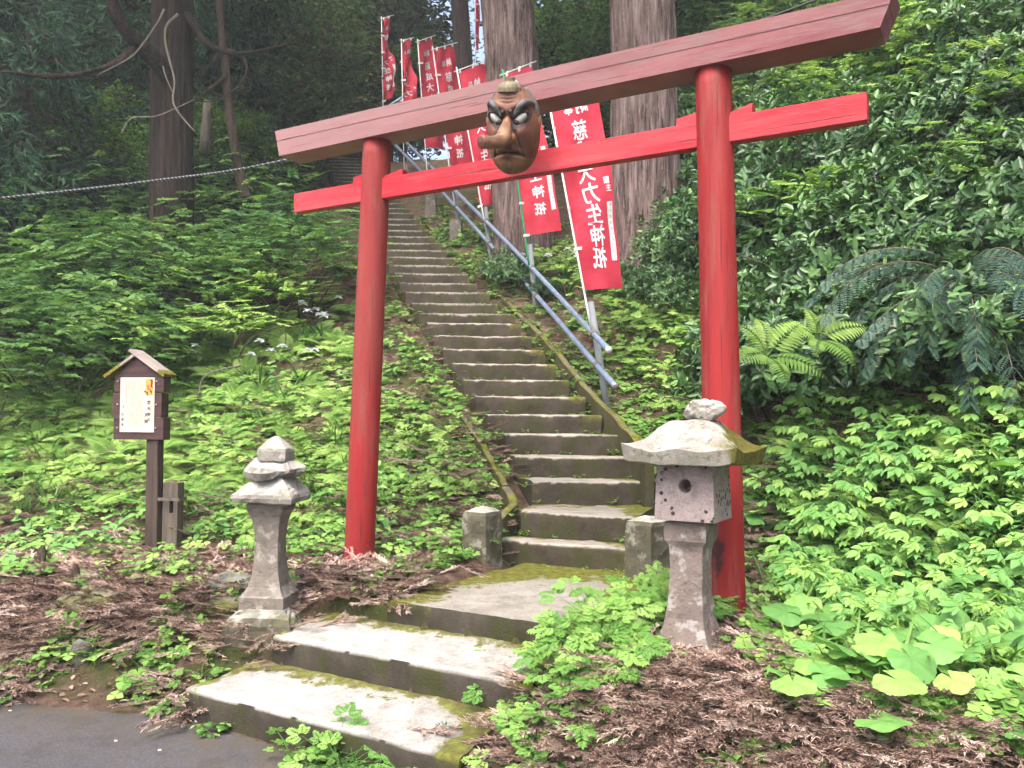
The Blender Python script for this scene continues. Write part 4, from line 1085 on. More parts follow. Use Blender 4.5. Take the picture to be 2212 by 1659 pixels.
# ================================================================== BANNERS
def banner(pole, tl, tr, bl, br, Y, yw, green, label, chars, side=None, wave=(.02, 1.2, 0), strip=False, swirl=0.0, head=True, hemtabs=5):
    """pole: (base px,py, top px,py); cloth corners in photo pixels; Y depth of the pole, yw extra depth of the free edge"""
    A = P(pole[0], pole[1], Y); B = P(pole[2], pole[3], Y)
    t = thing('banner', A, label, 'banner', 'red votive banners along the stairs')
    ax = (B - A).normalized(); wpx = Y / F
    link('pole', from_bm(tube([A - ax * .25, A, (A + B) / 2, B], .011 if not green else .013, 10), True), M['pole_green' if green else 'pole_white'], t)
    TL, BL = P(*tl, Y + .015), P(*bl, Y + .015); TR, BR = P(*tr, Y + yw), P(*br, Y + yw)
    nrm = ((TR - TL).cross(BL - TL)).normalized()
    if nrm.y > 0: nrm = -nrm                       # towards the camera
    amp, fr, ph = wave; hor = (TR - TL).normalized()
    def C(u_, v_, lift=0.0):
        p = TL.lerp(BL, v_).lerp(TR.lerp(BR, v_), u_)
        w = 1.35 * amp * (u_ ** .8) * math.sin(6.283 * (fr * v_ + .55 * u_) + ph) + .5 * amp * math.sin(6.283 * (2.3 * v_ + .9 * u_) + ph * 2) + .22 * amp * math.sin(6.283 * (5.1 * v_ - 1.4 * u_) + ph * 3)
        w += .35 * amp * math.exp(-((u_ - .5) / .3) ** 2) * math.sin(6.283 * (1.5 * u_ + .4 * v_))
        p = p + nrm * w
        if swirl: p = p + hor * swirl * u_ * math.sin(6.283 * v_ * 1.0 + ph)
        if lift:
            e = .01
            du = C(min(u_ + e, 1), v_) - C(max(u_ - e, 0), v_); dv = C(u_, min(v_ + e, 1)) - C(u_, max(v_ - e, 0))
            n2 = du.cross(dv).normalized()
            if n2.dot(nrm) < 0: n2 = -n2
            p = p + n2 * lift
        return p
    nu, nv = 14, 54
    V = [tuple(C(i / nu, j / nv)) for j in range(nv + 1) for i in range(nu + 1)]
    Q = [(j * (nu + 1) + i, (j + 1) * (nu + 1) + i, (j + 1) * (nu + 1) + i + 1, j * (nu + 1) + i + 1) for j in range(nv) for i in range(nu)]
    cloth = link('cloth', np_mesh(V, Q, smooth=True), M['flag'], t)
    asp = (BL - TL).length / (TR - TL).length
    def write(items, mat, name, bold, lift=.004):
        bm = bmesh.new()
        for ch, cu_, cv_, su, sv in items:
            v, f = glyph(ch, 0.0)
            # the banner is seen from its back, so the characters run mirrored
            k = bold
            for n_, (ox, oy) in enumerate(((0, 0), (k, 0), (-k, 0), (0, k), (0, -k))):
                vs = [bm.verts.new(C(min(1, max(0, cu_ - (a + ox) * su)), min(1, max(0, cv_ - (b + oy) * sv)), lift + .0004 * n_)) for a, b in v]
                for q in f:
                    try: bm.faces.new([vs[i] for i in q])
                    except ValueError: pass
        return link(name, from_bm(bm), mat, cloth)
    items = []
    if head: items += [('奉', .32, .125, .20, .20 / asp * 1.15), ('納', .60, .118, .26, .26 / asp * 1.15)]
    v0 = .235
    for i, ch in enumerate(chars):
        items.append((ch, .49 + .02 * (i % 2), v0 + i * .103,   .345, .345 / asp * 1.06))
    write(items, M['flag_ink'], 'lettering', .02)
    write([('願', .86, .50, .13, .13 / asp), ('主', .88, .535, .13, .13 / asp)], M['flag_ink'], 'small_lettering', .02)
    if strip:
        bm = bmesh.new(); prev = None
        for k in range(21):
            v_ = .60 + .27 * k / 20
            row = (bm.verts.new(C(.80, v_, .006)), bm.verts.new(C(.93, v_, .006)))
            if prev: bm.faces.new([prev[0], prev[1], row[1], row[0]])
            prev = row
        link('name_strip', from_bm(bm), M['white_cloth'], cloth)
        bm = bmesh.new(); rr = random.Random(len(label))
        for k in range(9):                    # the name on the strip is too faint to read
            v_ = .615 + .026 * k
            for _ in range(4):
                a, b = rr.uniform(.83, .90), v_ + rr.uniform(-.006, .006); w_, h_ = (.035, .0022) if rr.random() < .5 else (.008, .010)
                bm.faces.new([bm.verts.new(C(x, y, .009)) for x, y in ((a - w_ / 2, b + h_ / 2), (a + w_ / 2, b + h_ / 2), (a + w_ / 2, b - h_ / 2), (a - w_ / 2, b - h_ / 2))])
        link('strip_writing', from_bm(bm), M['ink_dim'], cloth)
    # cross bar and cloth tabs
    if head:
        d = (TR - TL).normalized()
        link('cross_bar', from_bm(tube([TL - d * .10 + EZ * .03, TR + d * .07 + EZ * .03], .008, 8), True), M['pole_white'], t)
        for u_ in (.04, .5, .94):
            c = C(u_, 0); link('tab', from_bm(box_at(c + EZ * .012, hor, nrm, EZ, .016, .010, .034)), M['white_cloth'], cloth)
    for k in range(1, hemtabs + 1):
        v_ = k / hemtabs; c = C(0, v_)
        q = A + ax * ((c - A).dot(ax)); m = (c + q) / 2; h2 = (c - q).length / 2 + .03
        link('tab', from_bm(box_at(m + (c - q).normalized() * .012, (c - q).normalized(), nrm, EZ, h2, .014, .016)), M['white_cloth'], cloth)
    return t
CH = '慈成大力生神祇'
banner((1269, 668, 1179, 185), (1184, 190), (1290, 160), (1263, 626), (1348, 621), 8.55, .22, False, 'large red banner nearest the gate, right of the mask, with a white name strip', CH, wave=(.028, 1.1, 1.0), strip=True)
banner((1139, 545, 1086, 150), (1092, 163), (1150, 140), (1136, 509), (1214, 498), 11.25, .2, True, 'red banner on a green pole, behind the mask', CH, wave=(.02, 1.0, .3), strip=True)
banner((1043, 460, 986, 145), (992, 155), (1051, 133), (1037, 445), (1081, 438), 12.95, .2, False, 'red banner above the gate\'s top beam just left of the big cedar trunk', CH, wave=(.03, 1.0, 2.0))
banner((979, 420, 934, 100), (940, 109), (982, 97), (976, 374), (1020, 368), 14.45, .3, False, 'faded red banner with slanting top, second left of the big cedar trunk', CH, wave=(.04, .9, .5))
banner((925, 408, 902, 85), (905, 92), (936, 81), (918, 318), (962, 322), 15.95, .3, False, 'upright red banner in the middle of the row left of the cedars', CH, wave=(.03, .8, 2.2))
banner((873, 372, 867, 84), (869, 90), (890, 85), (872, 300), (902, 296), 18.95, .3, False, 'narrow twisted red banner, second from the left end of the row', CH, wave=(.09, .8, 1.2), swirl=.05)
banner((828, 262, 824, 36), (826, 42), (847, 36), (827, 219), (846, 211), 20.6, .3, False, 'farthest red banner with a wavy edge, leftmost of the row', CH, wave=(.08, .9, .2), strip=True, swirl=-.06)
banner((1027, 160, 1026, -70), (1028, -60), (1034, -66), (1028, 112), (1034, 104), 16.5, .5, False, 'red banner seen edge on, against the left side of the big cedar trunk', '', wave=(.02, 1, .4), head=False)

# ================================================================== CABLE
def catenary(a, b, sag, n):
    return [a.lerp(b, i / n) - EZ * sag * 4 * (i / n) * (1 - i / n) for i in range(n + 1)]
ca_, cm_, cb_ = P(-420, 470, 9.0), P(610, 347, 8.2), P(1725, 14, 7.4)
cpts = spline([ca_, P(0, 428, 8.8), P(320, 392, 8.5), cm_, P(1150, 205, 7.8), cb_, P(2500, -300, 7.0)], 160)
cab = thing('overhead_cable', cpts[0], 'pale spiral wrapped overhead cable sagging behind the gate from the left edge', 'cable')
link('wire', from_bm(tube(cpts, .012, 8), True), M['cable_dark'], cab)
sp = []
for i in range(len(cpts) - 1):
    if cpts[i].x > -.4: break
    for k in range(14):
        p = cpts[i].lerp(cpts[i + 1], k / 14); a = (i * 14 + k) * .55
        sp.append(p + Vector((0, math.cos(a), math.sin(a))) * .009)
link('spiral_sheath', from_bm(tube(sp, .0052, 5), True), M['cable'], cab)
# ================================================================== FOLIAGE PROTOTYPES
def unit(a): return a / np.maximum(np.linalg.norm(a, axis=-1, keepdims=True), 1e-9)
LEAF = {
 'oval':   np.array([(0, 0, 0), (.32, .5, .10), (.72, .36, .06), (1, 0, -.06), (.72, -.36, .06), (.32, -.5, .10)]),
 'lance':  np.array([(0, 0, 0), (.30, .5, .06), (.65, .32, .03), (1, 0, -.10), (.65, -.32, .03), (.30, -.5, .06)]),
 'tooth':  np.array([(0, 0, 0), (.42, .5, .05), (.66, .46, .02), (1, 0, -.12), (.66, -.46, .02), (.42, -.5, .05)]),
}
class Fol:
    def __init__(s): s.V, s.Q, s.T, s.n = [], [], [], 0
    def add(s, V, Q, T):
        V = np.asarray(V, float).reshape(-1, 3)
        s.V.append(V); s.Q.append(np.asarray(Q, np.int64).reshape(-1, 4) + s.n); s.T.append(np.broadcast_to(np.asarray(T, float), (len(V),)).copy()); s.n += len(V)
    def leaves(s, P_, D, N, L, W_, tone, shape='oval'):
        P_ = np.atleast_2d(P_); n = len(P_); D = unit(np.broadcast_to(D, (n, 3)).astype(float)); N = np.broadcast_to(N, (n, 3)).astype(float)
        S_ = unit(np.cross(D, N) + 1e-6); N2 = np.cross(S_, D)
        L = np.broadcast_to(L, (n,)); W_ = np.broadcast_to(W_, (n,))
        t = LEAF[shape]
        V = P_[:, None] + D[:, None] * (t[:, 0][None, :, None] * L[:, None, None]) + S_[:, None] * (t[:, 1][None, :, None] * W_[:, None, None]) + N2[:, None] * (t[:, 2][None, :, None] * L[:, None, None])
        b = np.arange(n)[:, None] * 6
        Q = np.concatenate([b + np.array([0, 1, 2, 3]), b + np.array([0, 3, 4, 5])])
        s.add(V, Q, np.repeat(np.broadcast_to(tone, (n,)), 6))
    def stalk(s, pts, r, tone=.2, seg=4):
        pts = np.asarray(pts, float); n = len(pts)
        d = unit(np.gradient(pts, axis=0)); ref = np.where(np.abs(d[:, 2:3]) > .9, np.array([[1., 0, 0]]), np.array([[0, 0, 1.]]))
        a = unit(np.cross(d, ref)); b = np.cross(d, a); rr_ = np.linspace(r, r * .45, n)
        ang = np.arange(seg) * 2 * math.pi / seg
        V = pts[:, None] + (a[:, None] * np.cos(ang)[None, :, None] + b[:, None] * np.sin(ang)[None, :, None]) * rr_[:, None, None]
        i = np.arange((n - 1) * seg).reshape(n - 1, seg); j = np.roll(i, -1, 1)
        s.add(V, np.stack([i, j, j + seg, i + seg], -1), tone)
    def blade(s, pts, w, tone):
        pts = np.asarray(pts, float); n = len(pts); d = unit(np.gradient(pts, axis=0)); a = unit(np.cross(d, np.array([0, 0, 1.])) + 1e-6)
        ww = w * np.sin(np.linspace(.35, math.pi * .98, n))[:, None]
        V = np.concatenate([pts - a * ww, pts + a * ww]); i = np.arange(n - 1)
        s.add(V, np.stack([i, i + 1, i + 1 + n, i + n], -1), tone)
    def merge(s, o, M3, off, dt=0):
        V, Q, T_ = o.arr(); s.add(V @ np.asarray(M3).T + np.asarray(off), Q, np.clip(T_ + dt, 0, 1))
    def arr(s):
        if len(s.V) > 1: s.V, s.Q, s.T = [np.concatenate(s.V)], [np.concatenate(s.Q)], [np.concatenate(s.T)]
        return s.V[0], s.Q[0], s.T[0]
    def mesh(s):
        V, Q, T_ = s.arr(); return np_mesh(V, Q, tone=T_)
def U(a, b, n=None): return rng.uniform(a, b, n)
def azel(az, el): return np.stack([np.cos(az) * np.cos(el), np.sin(az) * np.cos(el), np.sin(el)], -1)
def arc(az, el0, el1, L, n=8, base=(0, 0, 0)):
    """curve leaving base at elevation el0 and bending over to el1"""
    el = np.linspace(el0, el1, n); d = azel(np.full(n, az), el) * (L / (n - 1)); p = np.cumsum(d, 0) - d[0]
    return p + np.asarray(base)

def fern(nf, L, droop=-.5, pin=15):
    f = Fol()
    for k in range(nf):
        az = 2 * math.pi * k / nf + U(-.4, .4); l = L * U(.7, 1.1)
        p = arc(az, U(.7, 1.15), droop * U(.4, 1.1), l, 12); f.stalk(p, .004, .3)
        tt = np.linspace(.18, .99, pin); q = np.stack([np.interp(tt, np.linspace(0, 1, 12), p[:, i]) for i in range(3)], -1)
        d = unit(np.stack([np.interp(tt, np.linspace(0, 1, 12), np.gradient(p, axis=0)[:, i]) for i in range(3)], -1))
        side = unit(np.cross(d, [0, 0, 1.])); nrm = np.cross(side, d)
        env = np.sin(np.clip(tt * 1.05, 0, 1) ** .7 * math.pi * .93 + .12) * l * .27
        tone = U(.35, .9) + U(-.1, .1, pin)
        for sg in (-1, 1):
            f.leaves(q, side * sg + d * .38 - nrm * .12, nrm, env, env * .24, tone, 'lance')
    return f
def lacy(nl, L):
    """cow-parsley like plant: stalks with doubly divided leaves"""
    f = Fol()
    for k in range(nl):
        az = 2 * math.pi * k / nl + U(-.5, .5); l = L * U(.6, 1.1); p = arc(az, U(.9, 1.35), U(-.1, .3), l, 8); f.stalk(p, .003, .35)
        tip = p[-1]; d0 = unit(p[-1] - p[-2]); d0[2] = U(-.35, .1); d0 = unit(d0); sd = unit(np.cross(d0, [0, 0, 1.])); tone = U(.35, .85)
        for a, sc in ((0, 1.0), (.85, .8), (-.85, .8), (1.5, .6), (-1.5, .6)):
            dd = unit(d0 * math.cos(a) + sd * math.sin(a)); s2 = unit(np.cross(dd, [0, 0, 1.])); LL = l * .42 * sc
            qs, ds, ls = [], [], []
            for u_, w_ in ((.22, .30), (.38, .36), (.54, .34), (.70, .28), (.85, .22)):
                for sg in (-1, 1): qs.append(tip + dd * LL * u_); ds.append(s2 * sg + dd * .8 + np.array([0, 0, U(-.2, .2)])); ls.append(LL * w_)
            qs.append(tip + dd * LL * .75); ds.append(dd); ls.append(LL * .34)
            f.leaves(np.array(qs), np.array(ds), np.array([0, 0, 1.]) + rng.normal(0, .15, 3), np.array(ls), np.array(ls) * .5, tone + U(-.1, .1, len(ls)), 'tooth')
    return f
def palmate(nl, h, L, n5=5, droop=-.35):
    f = Fol(); top = np.array([U(-.05, .05), U(-.05, .05), h]); f.stalk(np.linspace([0, 0, -.05], top, 5), .004, .3)
    for k in range(nl):
        az = 2.4 * k + U(-.3, .3); z = h * (1 - .12 * k / nl * U(.5, 2)); p = arc(az, U(.2, .6), U(-.2, .15), L * U(.8, 1.3), 5, (top[0], top[1], z)); f.stalk(p, .0025, .35)
        tip = p[-1]; tone = U(.35, .85)
        a = az + np.linspace(-1.35, 1.35, n5); d = azel(a, np.full(n5, droop) + U(-.2, .15, n5)); l = L * np.array([.62, .88, 1.0, .88, .62] if n5 == 5 else [.85, 1, .85]) * U(.9, 1.1)
        f.leaves(np.repeat(tip[None], n5, 0), d, np.array([0, 0, 1.]), l, l * .46, tone + U(-.06, .06, n5), 'tooth')
    return f
def butterbur(nl, h, r):
    f = Fol()
    for k in range(nl):
        az = 2 * math.pi * k / max(nl, 1) + U(-.6, .6); hh = h * U(.6, 1.1); rr_ = r * U(.7, 1.15)
        p = arc(az, U(1.0, 1.4), U(.6, 1.1), hh, 6); f.stalk(p, .006, .45, 5); c = p[-1]
        tilt = Matrix.Rotation(U(-.5, .5), 3, 'X') @ Matrix.Rotation(U(-.5, .5), 3, 'Y') @ Matrix.Rotation(az, 3, 'Z'); m = np.array(tilt)
        n = 36; a = math.pi + .16 + np.linspace(0, 2 * math.pi - .32, n + 1)      # notch where the stalk joins
        tone = U(.3, .9); rings = [np.zeros((n + 1, 3))]
        ph = U(0, 6)
        for u_ in (.35, .7, 1.0):
            rad = rr_ * u_ * (1 + .07 * np.sin(3 * a + ph) * u_ + (.05 * (np.arange(n + 1) % 2) if u_ == 1 else 0)) * (1 + .18 * np.abs(np.cos(a / 2 + math.pi / 2)) * 0)
            z = .10 * rr_ * np.sin(2 * a + ph) * u_ ** 2 + .06 * rr_ * np.sin(5 * a + ph * 2) * u_ ** 2 + .16 * rr_ * (u_ - u_ ** 2) - .10 * rr_ * u_ ** 2
            rings.append(np.stack([rad * np.cos(a) + rr_ * .18 * u_, rad * np.sin(a), z], -1))
        V = np.concatenate(rings) @ m.T + c; i = np.arange(n); Q = [np.stack([i + k_ * (n + 1), i + (k_ + 1) * (n + 1), i + 1 + (k_ + 1) * (n + 1), i + 1 + k_ * (n + 1)], -1) for k_ in range(3)]
        tn = np.concatenate([np.full(n + 1, tone - .08), *[np.full(n + 1, tone) + .05 * np.sin(9 * a) for _ in range(3)]])
        f.add(V, np.concatenate(Q), tn)
    return f
def tuft(nb, L, w=.006, up=(.9, 1.45), over=(-.6, .5)):
    f = Fol()
    for k in range(nb):
        f.blade(arc(U(0, 6.28), U(*up), U(*over), L * U(.5, 1.1), 7, (U(-.03, .03), U(-.03, .03), -.02)), w * U(.6, 1.2), U(.15, .95))
    return f
def sprig(nl, L, ls, shape='oval', wid=.62):
    """small leafy herb"""
    f = Fol()
    for k in range(3):
        az = U(0, 6.28); p = arc(az, U(.6, 1.4), U(0, .8), L * U(.6, 1.1), 5); f.stalk(p, .002, .3)
        n = nl // 3; tt = U(.25, 1, n); q = np.stack([np.interp(tt, np.linspace(0, 1, 5), p[:, i]) for i in range(3)], -1)
        l = ls * U(.6, 1.15, n); f.leaves(q, azel(U(0, 6.28, n), U(-.4, .4, n)), np.array([0, 0, 1.]), l, l * wid, U(.25, .95, n), shape)
    return f
def trefoil(n, L):
    f = Fol()
    for k in range(n):
        az = U(0, 6.28); p = arc(az, U(.9, 1.4), U(.3, .9), L * U(.6, 1.1), 4, (U(-.04, .04), U(-.04, .04), 0)); f.stalk(p, .0015, .35); a = az + np.array([0, 2.1, 4.2]); l = .035 * U(.8, 1.4)
        f.leaves(np.repeat(p[-1][None], 3, 0), azel(a, U(-.2, .1, 3)), np.array([0, 0, 1.]), l, l * .95, U(.5, 1), 'tooth')
    return f
def shrub(R_, Hh, nclus, per, ll, wid=.42, stems=7, shape='oval', flat=1.0, whorl=True, hollow=.45):
    f = Fol(); g = Fol()
    for k in range(stems):
        az = U(0, 6.28); g.stalk(arc(az, U(.8, 1.4), U(.2, .9), Hh * U(.6, 1.0), 7), .012, .4, 5)
    d = azel(U(0, 6.28, nclus), np.arcsin(U(-.25, 1, nclus))); rad = U(hollow, 1.0, nclus) ** .7
    lump = 1 + .28 * np.sin(d[:, 0] * 5 + U(0, 6)) * np.sin(d[:, 1] * 5 + U(0, 6)) + .12 * rng.normal(size=nclus)
    c = d * (rad * lump)[:, None] * np.array([R_, R_, Hh * .55]) + np.array([0, 0, Hh * .5])
    ctone = U(.1, .75, nclus)
    out = unit(d + np.array([0, 0, .6]))
    P_ = np.repeat(c, per, 0); n = len(P_)
    if whorl:
        a = U(0, 6.28, n); t1 = unit(np.cross(out, [.3, .2, 1.])); t2 = np.cross(out, t1); t1 = np.repeat(t1, per, 0); t2 = np.repeat(t2, per, 0); o2 = np.repeat(out, per, 0)
        D = t1 * np.cos(a)[:, None] + t2 * np.sin(a)[:, None] + o2 * U(.1, 1.0, n)[:, None]; N = o2
        P_ = P_ + rng.normal(0, ll * .25, (n, 3))
    else:
        # flat sprays along short twigs
        az = np.repeat(np.arctan2(d[:, 1], d[:, 0]) + U(-.5, .5, nclus), per); el = np.repeat(U(-.25, .35, nclus), per); ax = azel(az, el); sd = unit(np.cross(ax, [0, 0, 1.]))
        k = np.tile(np.arange(per), nclus); P_ = P_ + ax * ((k // 2) * ll * .45)[:, None]
        D = ax * .55 + sd * np.where(k % 2, 1, -1)[:, None] + np.array([0, 0, -.15]); N = np.array([0, 0, 1.]) + rng.normal(0, .18, (n, 3))
    l = ll * U(.6, 1.15, n)
    f.leaves(P_, D, N, l, l * wid, np.clip(np.repeat(ctone, per) + U(-.12, .22, n), 0, 1), shape)
    return f, g
def yewbush(Lmax, nbr):
    f = Fol(); g = Fol()
    for k in range(nbr):
        az = U(0, 6.28); L = Lmax * U(.5, 1.0); p = arc(az, U(-.1, .8), U(-1.3, -.7), L, 14, (0, 0, U(.15, .85))); g.stalk(p, .009, .3, 4)
        for j in range(3, 14):
            for sg in (-1, 1):
                d0 = unit(p[j] - p[j - 1]); sd = unit(np.cross(d0, [0, 0, 1.])); l2 = L * .26 * U(.6, 1.1) * (1.15 - j / 16)
                dd = unit(d0 * .8 + sd * sg + np.array([0, 0, -.45])); q = p[j] + dd * np.linspace(0, 1, 8)[:, None] * l2 + np.array([0, 0, -1.]) * (np.linspace(0, 1, 8)[:, None] ** 2) * l2 * .35
                n = 11; tt = np.linspace(.05, 1, n); qq = np.stack([np.interp(tt, np.linspace(0, 1, 8), q[:, i]) for i in range(3)], -1)
                s2 = unit(np.cross(dd, [0, 0, 1.])); nl = .046 * np.sin(tt * 2.6 + .45)
                tn = U(.15, .7); tones = np.where(tt > .95, np.where(U(0, 1) < .45, 1.0, tn), tn)
                for s3 in (-1, 1): f.leaves(qq, s2 * s3 + dd * .55, np.cross(s2, dd), nl + .010, .0075, tones, 'lance')
    return f, g
def crown(nb, R_, Hh, z0, per, ll, kind='leaf', cone=False):
    """tree crown: limbs (g) with leaf clusters (f) through its volume"""
    f = Fol(); g = Fol()
    for k in range(nb):
        zz = U(0, 1); az = U(0, 6.28); rr_ = R_ * ((1 - zz * .85) if cone else math.sqrt(max(.08, 1 - (zz * 1.7 - .75) ** 2))) * U(.75, 1.1)
        base = (0, 0, z0 + zz * Hh * .9)
        p = arc(az, U(-.1, .5) if not cone else U(-.2, .2), U(-.5, .2) if not cone else U(-.7, -.2), rr_, 8, base); g.stalk(p, .03 + .02 * (1 - zz), .3, 5)
        m = max(4, int(per * rr_ / R_)); tt = U(.3, 1.0, m); c = np.stack([np.interp(tt, np.linspace(0, 1, 8), p[:, i]) for i in range(3)], -1) + rng.normal(0, rr_ * .11, (m, 3))
        ct = U(.05, .85, m)
        if kind == 'leaf':
            q = 11; P_ = np.repeat(c, q, 0) + rng.normal(0, ll * 1.3, (m * q, 3)) * np.array([1, 1, .6]); n = m * q
            l = ll * U(.6, 1.2, n); f.leaves(P_, azel(U(0, 6.28, n), U(-.7, .3, n)), np.array([0, 0, 1.]) + rng.normal(0, .4, (n, 3)), l, l * .5, np.clip(np.repeat(ct, q) + U(-.2, .2, n), 0, 1), 'oval')
        else:
            q = 14; n = m * q; ax = unit(np.repeat(azel(az + U(-.9, .9, m), U(-1.2, -.2, m)), q, 0)); k2 = np.tile(np.arange(q), m)
            P_ = np.repeat(c, q, 0) + ax * (k2 * ll * .22)[:, None]
            l = ll * U(.55, 1.0, n) * (1.1 - k2 / q * .6); f.leaves(P_, ax * .9 + rng.normal(0, .55, (n, 3)), rng.normal(0, 1, (n, 3)), l, l * .2, np.clip(np.repeat(ct, q) + U(-.2, .2, n), 0, 1), 'lance')
    return f, g
def litter_twig(L):
    f = Fol(); az = U(0, 6.28); n = 9; a = az + np.cumsum(U(-.25, .25, n)); st_ = np.stack([np.cos(a), np.sin(a), U(-.10, .16, n)], -1) * L / n
    p = np.cumsum(st_, 0); p[:, 2] = np.abs(p[:, 2]) + .004; tn = U(.1, .8); f.stalk(p, .0024, tn, 4)
    for b in range(3):
        i = rng.integers(1, 6); q0 = p[i]; a2 = a[i] + U(-.9, .9); m = 7; a3 = a2 + np.cumsum(U(-.2, .2, m)); q = q0 + np.cumsum(np.stack([np.cos(a3), np.sin(a3), U(-.12, .2, m)], -1) * L * .55 / m, 0); q[:, 2] = np.abs(q[:, 2]) + .004
        f.stalk(q, .002, tn, 4)
        k = 30; tt = U(0, 1, k); qq = np.stack([np.interp(tt, np.linspace(0, 1, m), q[:, j]) for j in range(3)], -1)
        f.leaves(qq, azel(a2 + np.where(rng.random(k) < .5, .5, -.5), U(-.1, .6, k)), np.array([0, 0, 1.]), U(.014, .032, k), .005, np.clip(tn + U(-.2, .2, k), 0, 1), 'lance')
    k = 36; tt = U(0, 1, k); qq = np.stack([np.interp(tt, np.linspace(0, 1, n), p[:, j]) for j in range(3)], -1)
    f.leaves(qq, azel(az + np.where(rng.random(k) < .5, .5, -.5), U(-.1, .6, k)), np.array([0, 0, 1.]), U(.014, .034, k), .005, np.clip(tn + U(-.2, .25, k), 0, 1), 'lance')
    return f

# ------------------------------------------------------------------ where plants may stand
keep = [(Rb.x, Rb.y, .17), (Lb.x, Lb.y, .17), (lbase.x, lbase.y, .30), (rbase.x, rbase.y, .24), (sgx.x + .03, SY, .2)]
def free(x, y, m=0.0):
    s_, t_ = st(x, y)
    if t_ + .32 * max(0, -s_ - 1.6) < -.12 + m * .3: return False
    if -1.53 - m < s_ < .20 + m and t_ < .5 + m: return False
    if -1.44 - m < s_ < .29 + m and .3 < t_ < .95 + m: return False
    if -.97 - m < s_ < .33 + m and .8 < t_ < 2.75 + m: return False
    if y > 5.9:
        xr = float(XR(y)) + .12 + m
        xl = float(XR(y)) - 1.22 - m
        if xl < x < xr: return False
    for a, b, r in keep:
        if (x - a) ** 2 + (y - b) ** 2 < (r + m * .5) ** 2: return False
    return True
def rz(a): c, s_ = math.cos(a), math.sin(a); return np.array([[c, -s_, 0], [s_, c, 0], [0, 0, 1.]])
def scatter(n, xr, yr, cond, m=0.0):
    out = []; tries = 0
    while len(out) < n and tries < n * 60:
        tries += 1; x, y = U(*xr), U(*yr)
        if free(x, y, m) and cond(x, y): out.append((x, y))
    return out
def inpoly(x, y, poly):
    c = False; j = len(poly) - 1
    for i in range(len(poly)):
        (xi, yi), (xj, yj) = poly[i], poly[j]
        if (yi > y) != (yj > y) and x < (xj - xi) * (y - yi) / (yj - yi) + xi: c = not c
        j = i
    return c
def scatter_px(n, poly, cond=None, m=0.0, gap=0.0):
    """ground points spread evenly over a region as the photo sees it"""
    xs = [p[0] for p in poly]; ys = [p[1] for p in poly]; out = []; tries = 0
    while len(out) < n and tries < n * 40:
        tries += 1; a, b = U(min(xs), max(xs)), U(min(ys), max(ys))
        if not inpoly(a, b, poly): continue
        q = at_px(a, b)
        if q is None: continue
        x, y = q[0] + U(-.03, .03), q[1] + U(-.05, .05)
        if not free(x, y, m) or (cond and not cond(x, y)): continue
        if gap and any((x - c) ** 2 + (y - d) ** 2 < gap * gap for c, d in out): continue
        out.append((x, y))
    return out
def vis(x, y, z, mg=60):
    """inside the picture (with a margin), so unseen plants are left out"""
    v = cam_rot.transposed() @ Vector((x, y, z - CAMZ))
    if v.z > -.5: return False
    px, py = 1106 + F * v.x / -v.z, 829.5 - F * v.y / -v.z
    return -mg < px < 2212 + mg and -mg < py < 1659 + mg
def plant_protos(name, fols, mat, stem=None):
    out = []
    for f in fols:
        if isinstance(f, tuple):
            me = f[0].mesh(); me.materials.append(M[mat]); g = f[1].mesh(); g.materials.append(M[stem]); out.append((me, g))
        else:
            me = f.mesh(); me.materials.append(M[mat]); out.append((me, None))
    return out
def plant(name, protos, pts, sc, label, cat, group, sink=.02, tilt=.15, limit=None, fols=None, mat=None, lean=.42):
    if cat in ('shrub', 'butterbur', 'grass tuft'): lean *= .4
    if limit and len(pts) > limit:
        pts = sorted(pts, key=lambda p: p[0] ** 2 + p[1] ** 2)
        mass(name + '_undergrowth', fols, mat, pts[limit:], sc, -sink, tilt, .15, lean); pts = pts[:limit]
    for i, (x, y) in enumerate(pts):
        me, g = protos[i % len(protos)]; z = Hf(x, y) - sink; k = U(*sc)
        if not vis(x, y, z + .2 * k): continue
        rot = (lean * U(.5, 1.3) + U(-tilt, tilt), U(-tilt, tilt), U(0, 6.28))
        if g is None:
            o = bpy.data.objects.new(name, me); COL.objects.link(o)
        else:
            o = bpy.data.objects.new(name, None); o.empty_display_size = .1; COL.objects.link(o)
            for nm, mm in (('foliage', me), ('stems', g)):
                c = bpy.data.objects.new(nm, mm); COL.objects.link(c); c.parent = o
        o.location = (x, y, z); o.rotation_mode = 'ZYX'; o.rotation_euler = rot; o.scale = (k, k, k)
        tag(o, label, cat, group)
def mass(name, fols, mat, pts, sc, zoff=0.0, tilt=.2, dt=.15, lean=0.0):
    """one uncountable mass: many copies in one mesh"""
    F_ = Fol()
    for i, (x, y) in enumerate(pts):
        f = fols[i % len(fols)]; z = Hf(x, y) + zoff
        if not vis(x, y, z + .1): continue
        k = U(*sc); m = np.array(Matrix.Rotation(lean + U(-tilt, tilt), 3, 'X') @ Matrix.Rotation(U(-tilt, tilt), 3, 'Y')) @ rz(U(0, 6.28)) * k
        F_.merge(f, m, (x, y, z), U(-dt, dt))
    return tag(link(name, F_.mesh(), M[mat]), kind='stuff')

left = lambda x, y: x < float(XR(y)) - 1.2 if y > 5.9 else st(x, y)[0] < -1.1
right = lambda x, y: x > float(XR(y)) if y > 5.9 else st(x, y)[0] > .3
def tt_(x, y): return st(x, y)[1]
def dn(x, y, sc=1.0, seed=6): return float(vnoise(np.array(x), np.array(y), sc, seed)) + .5

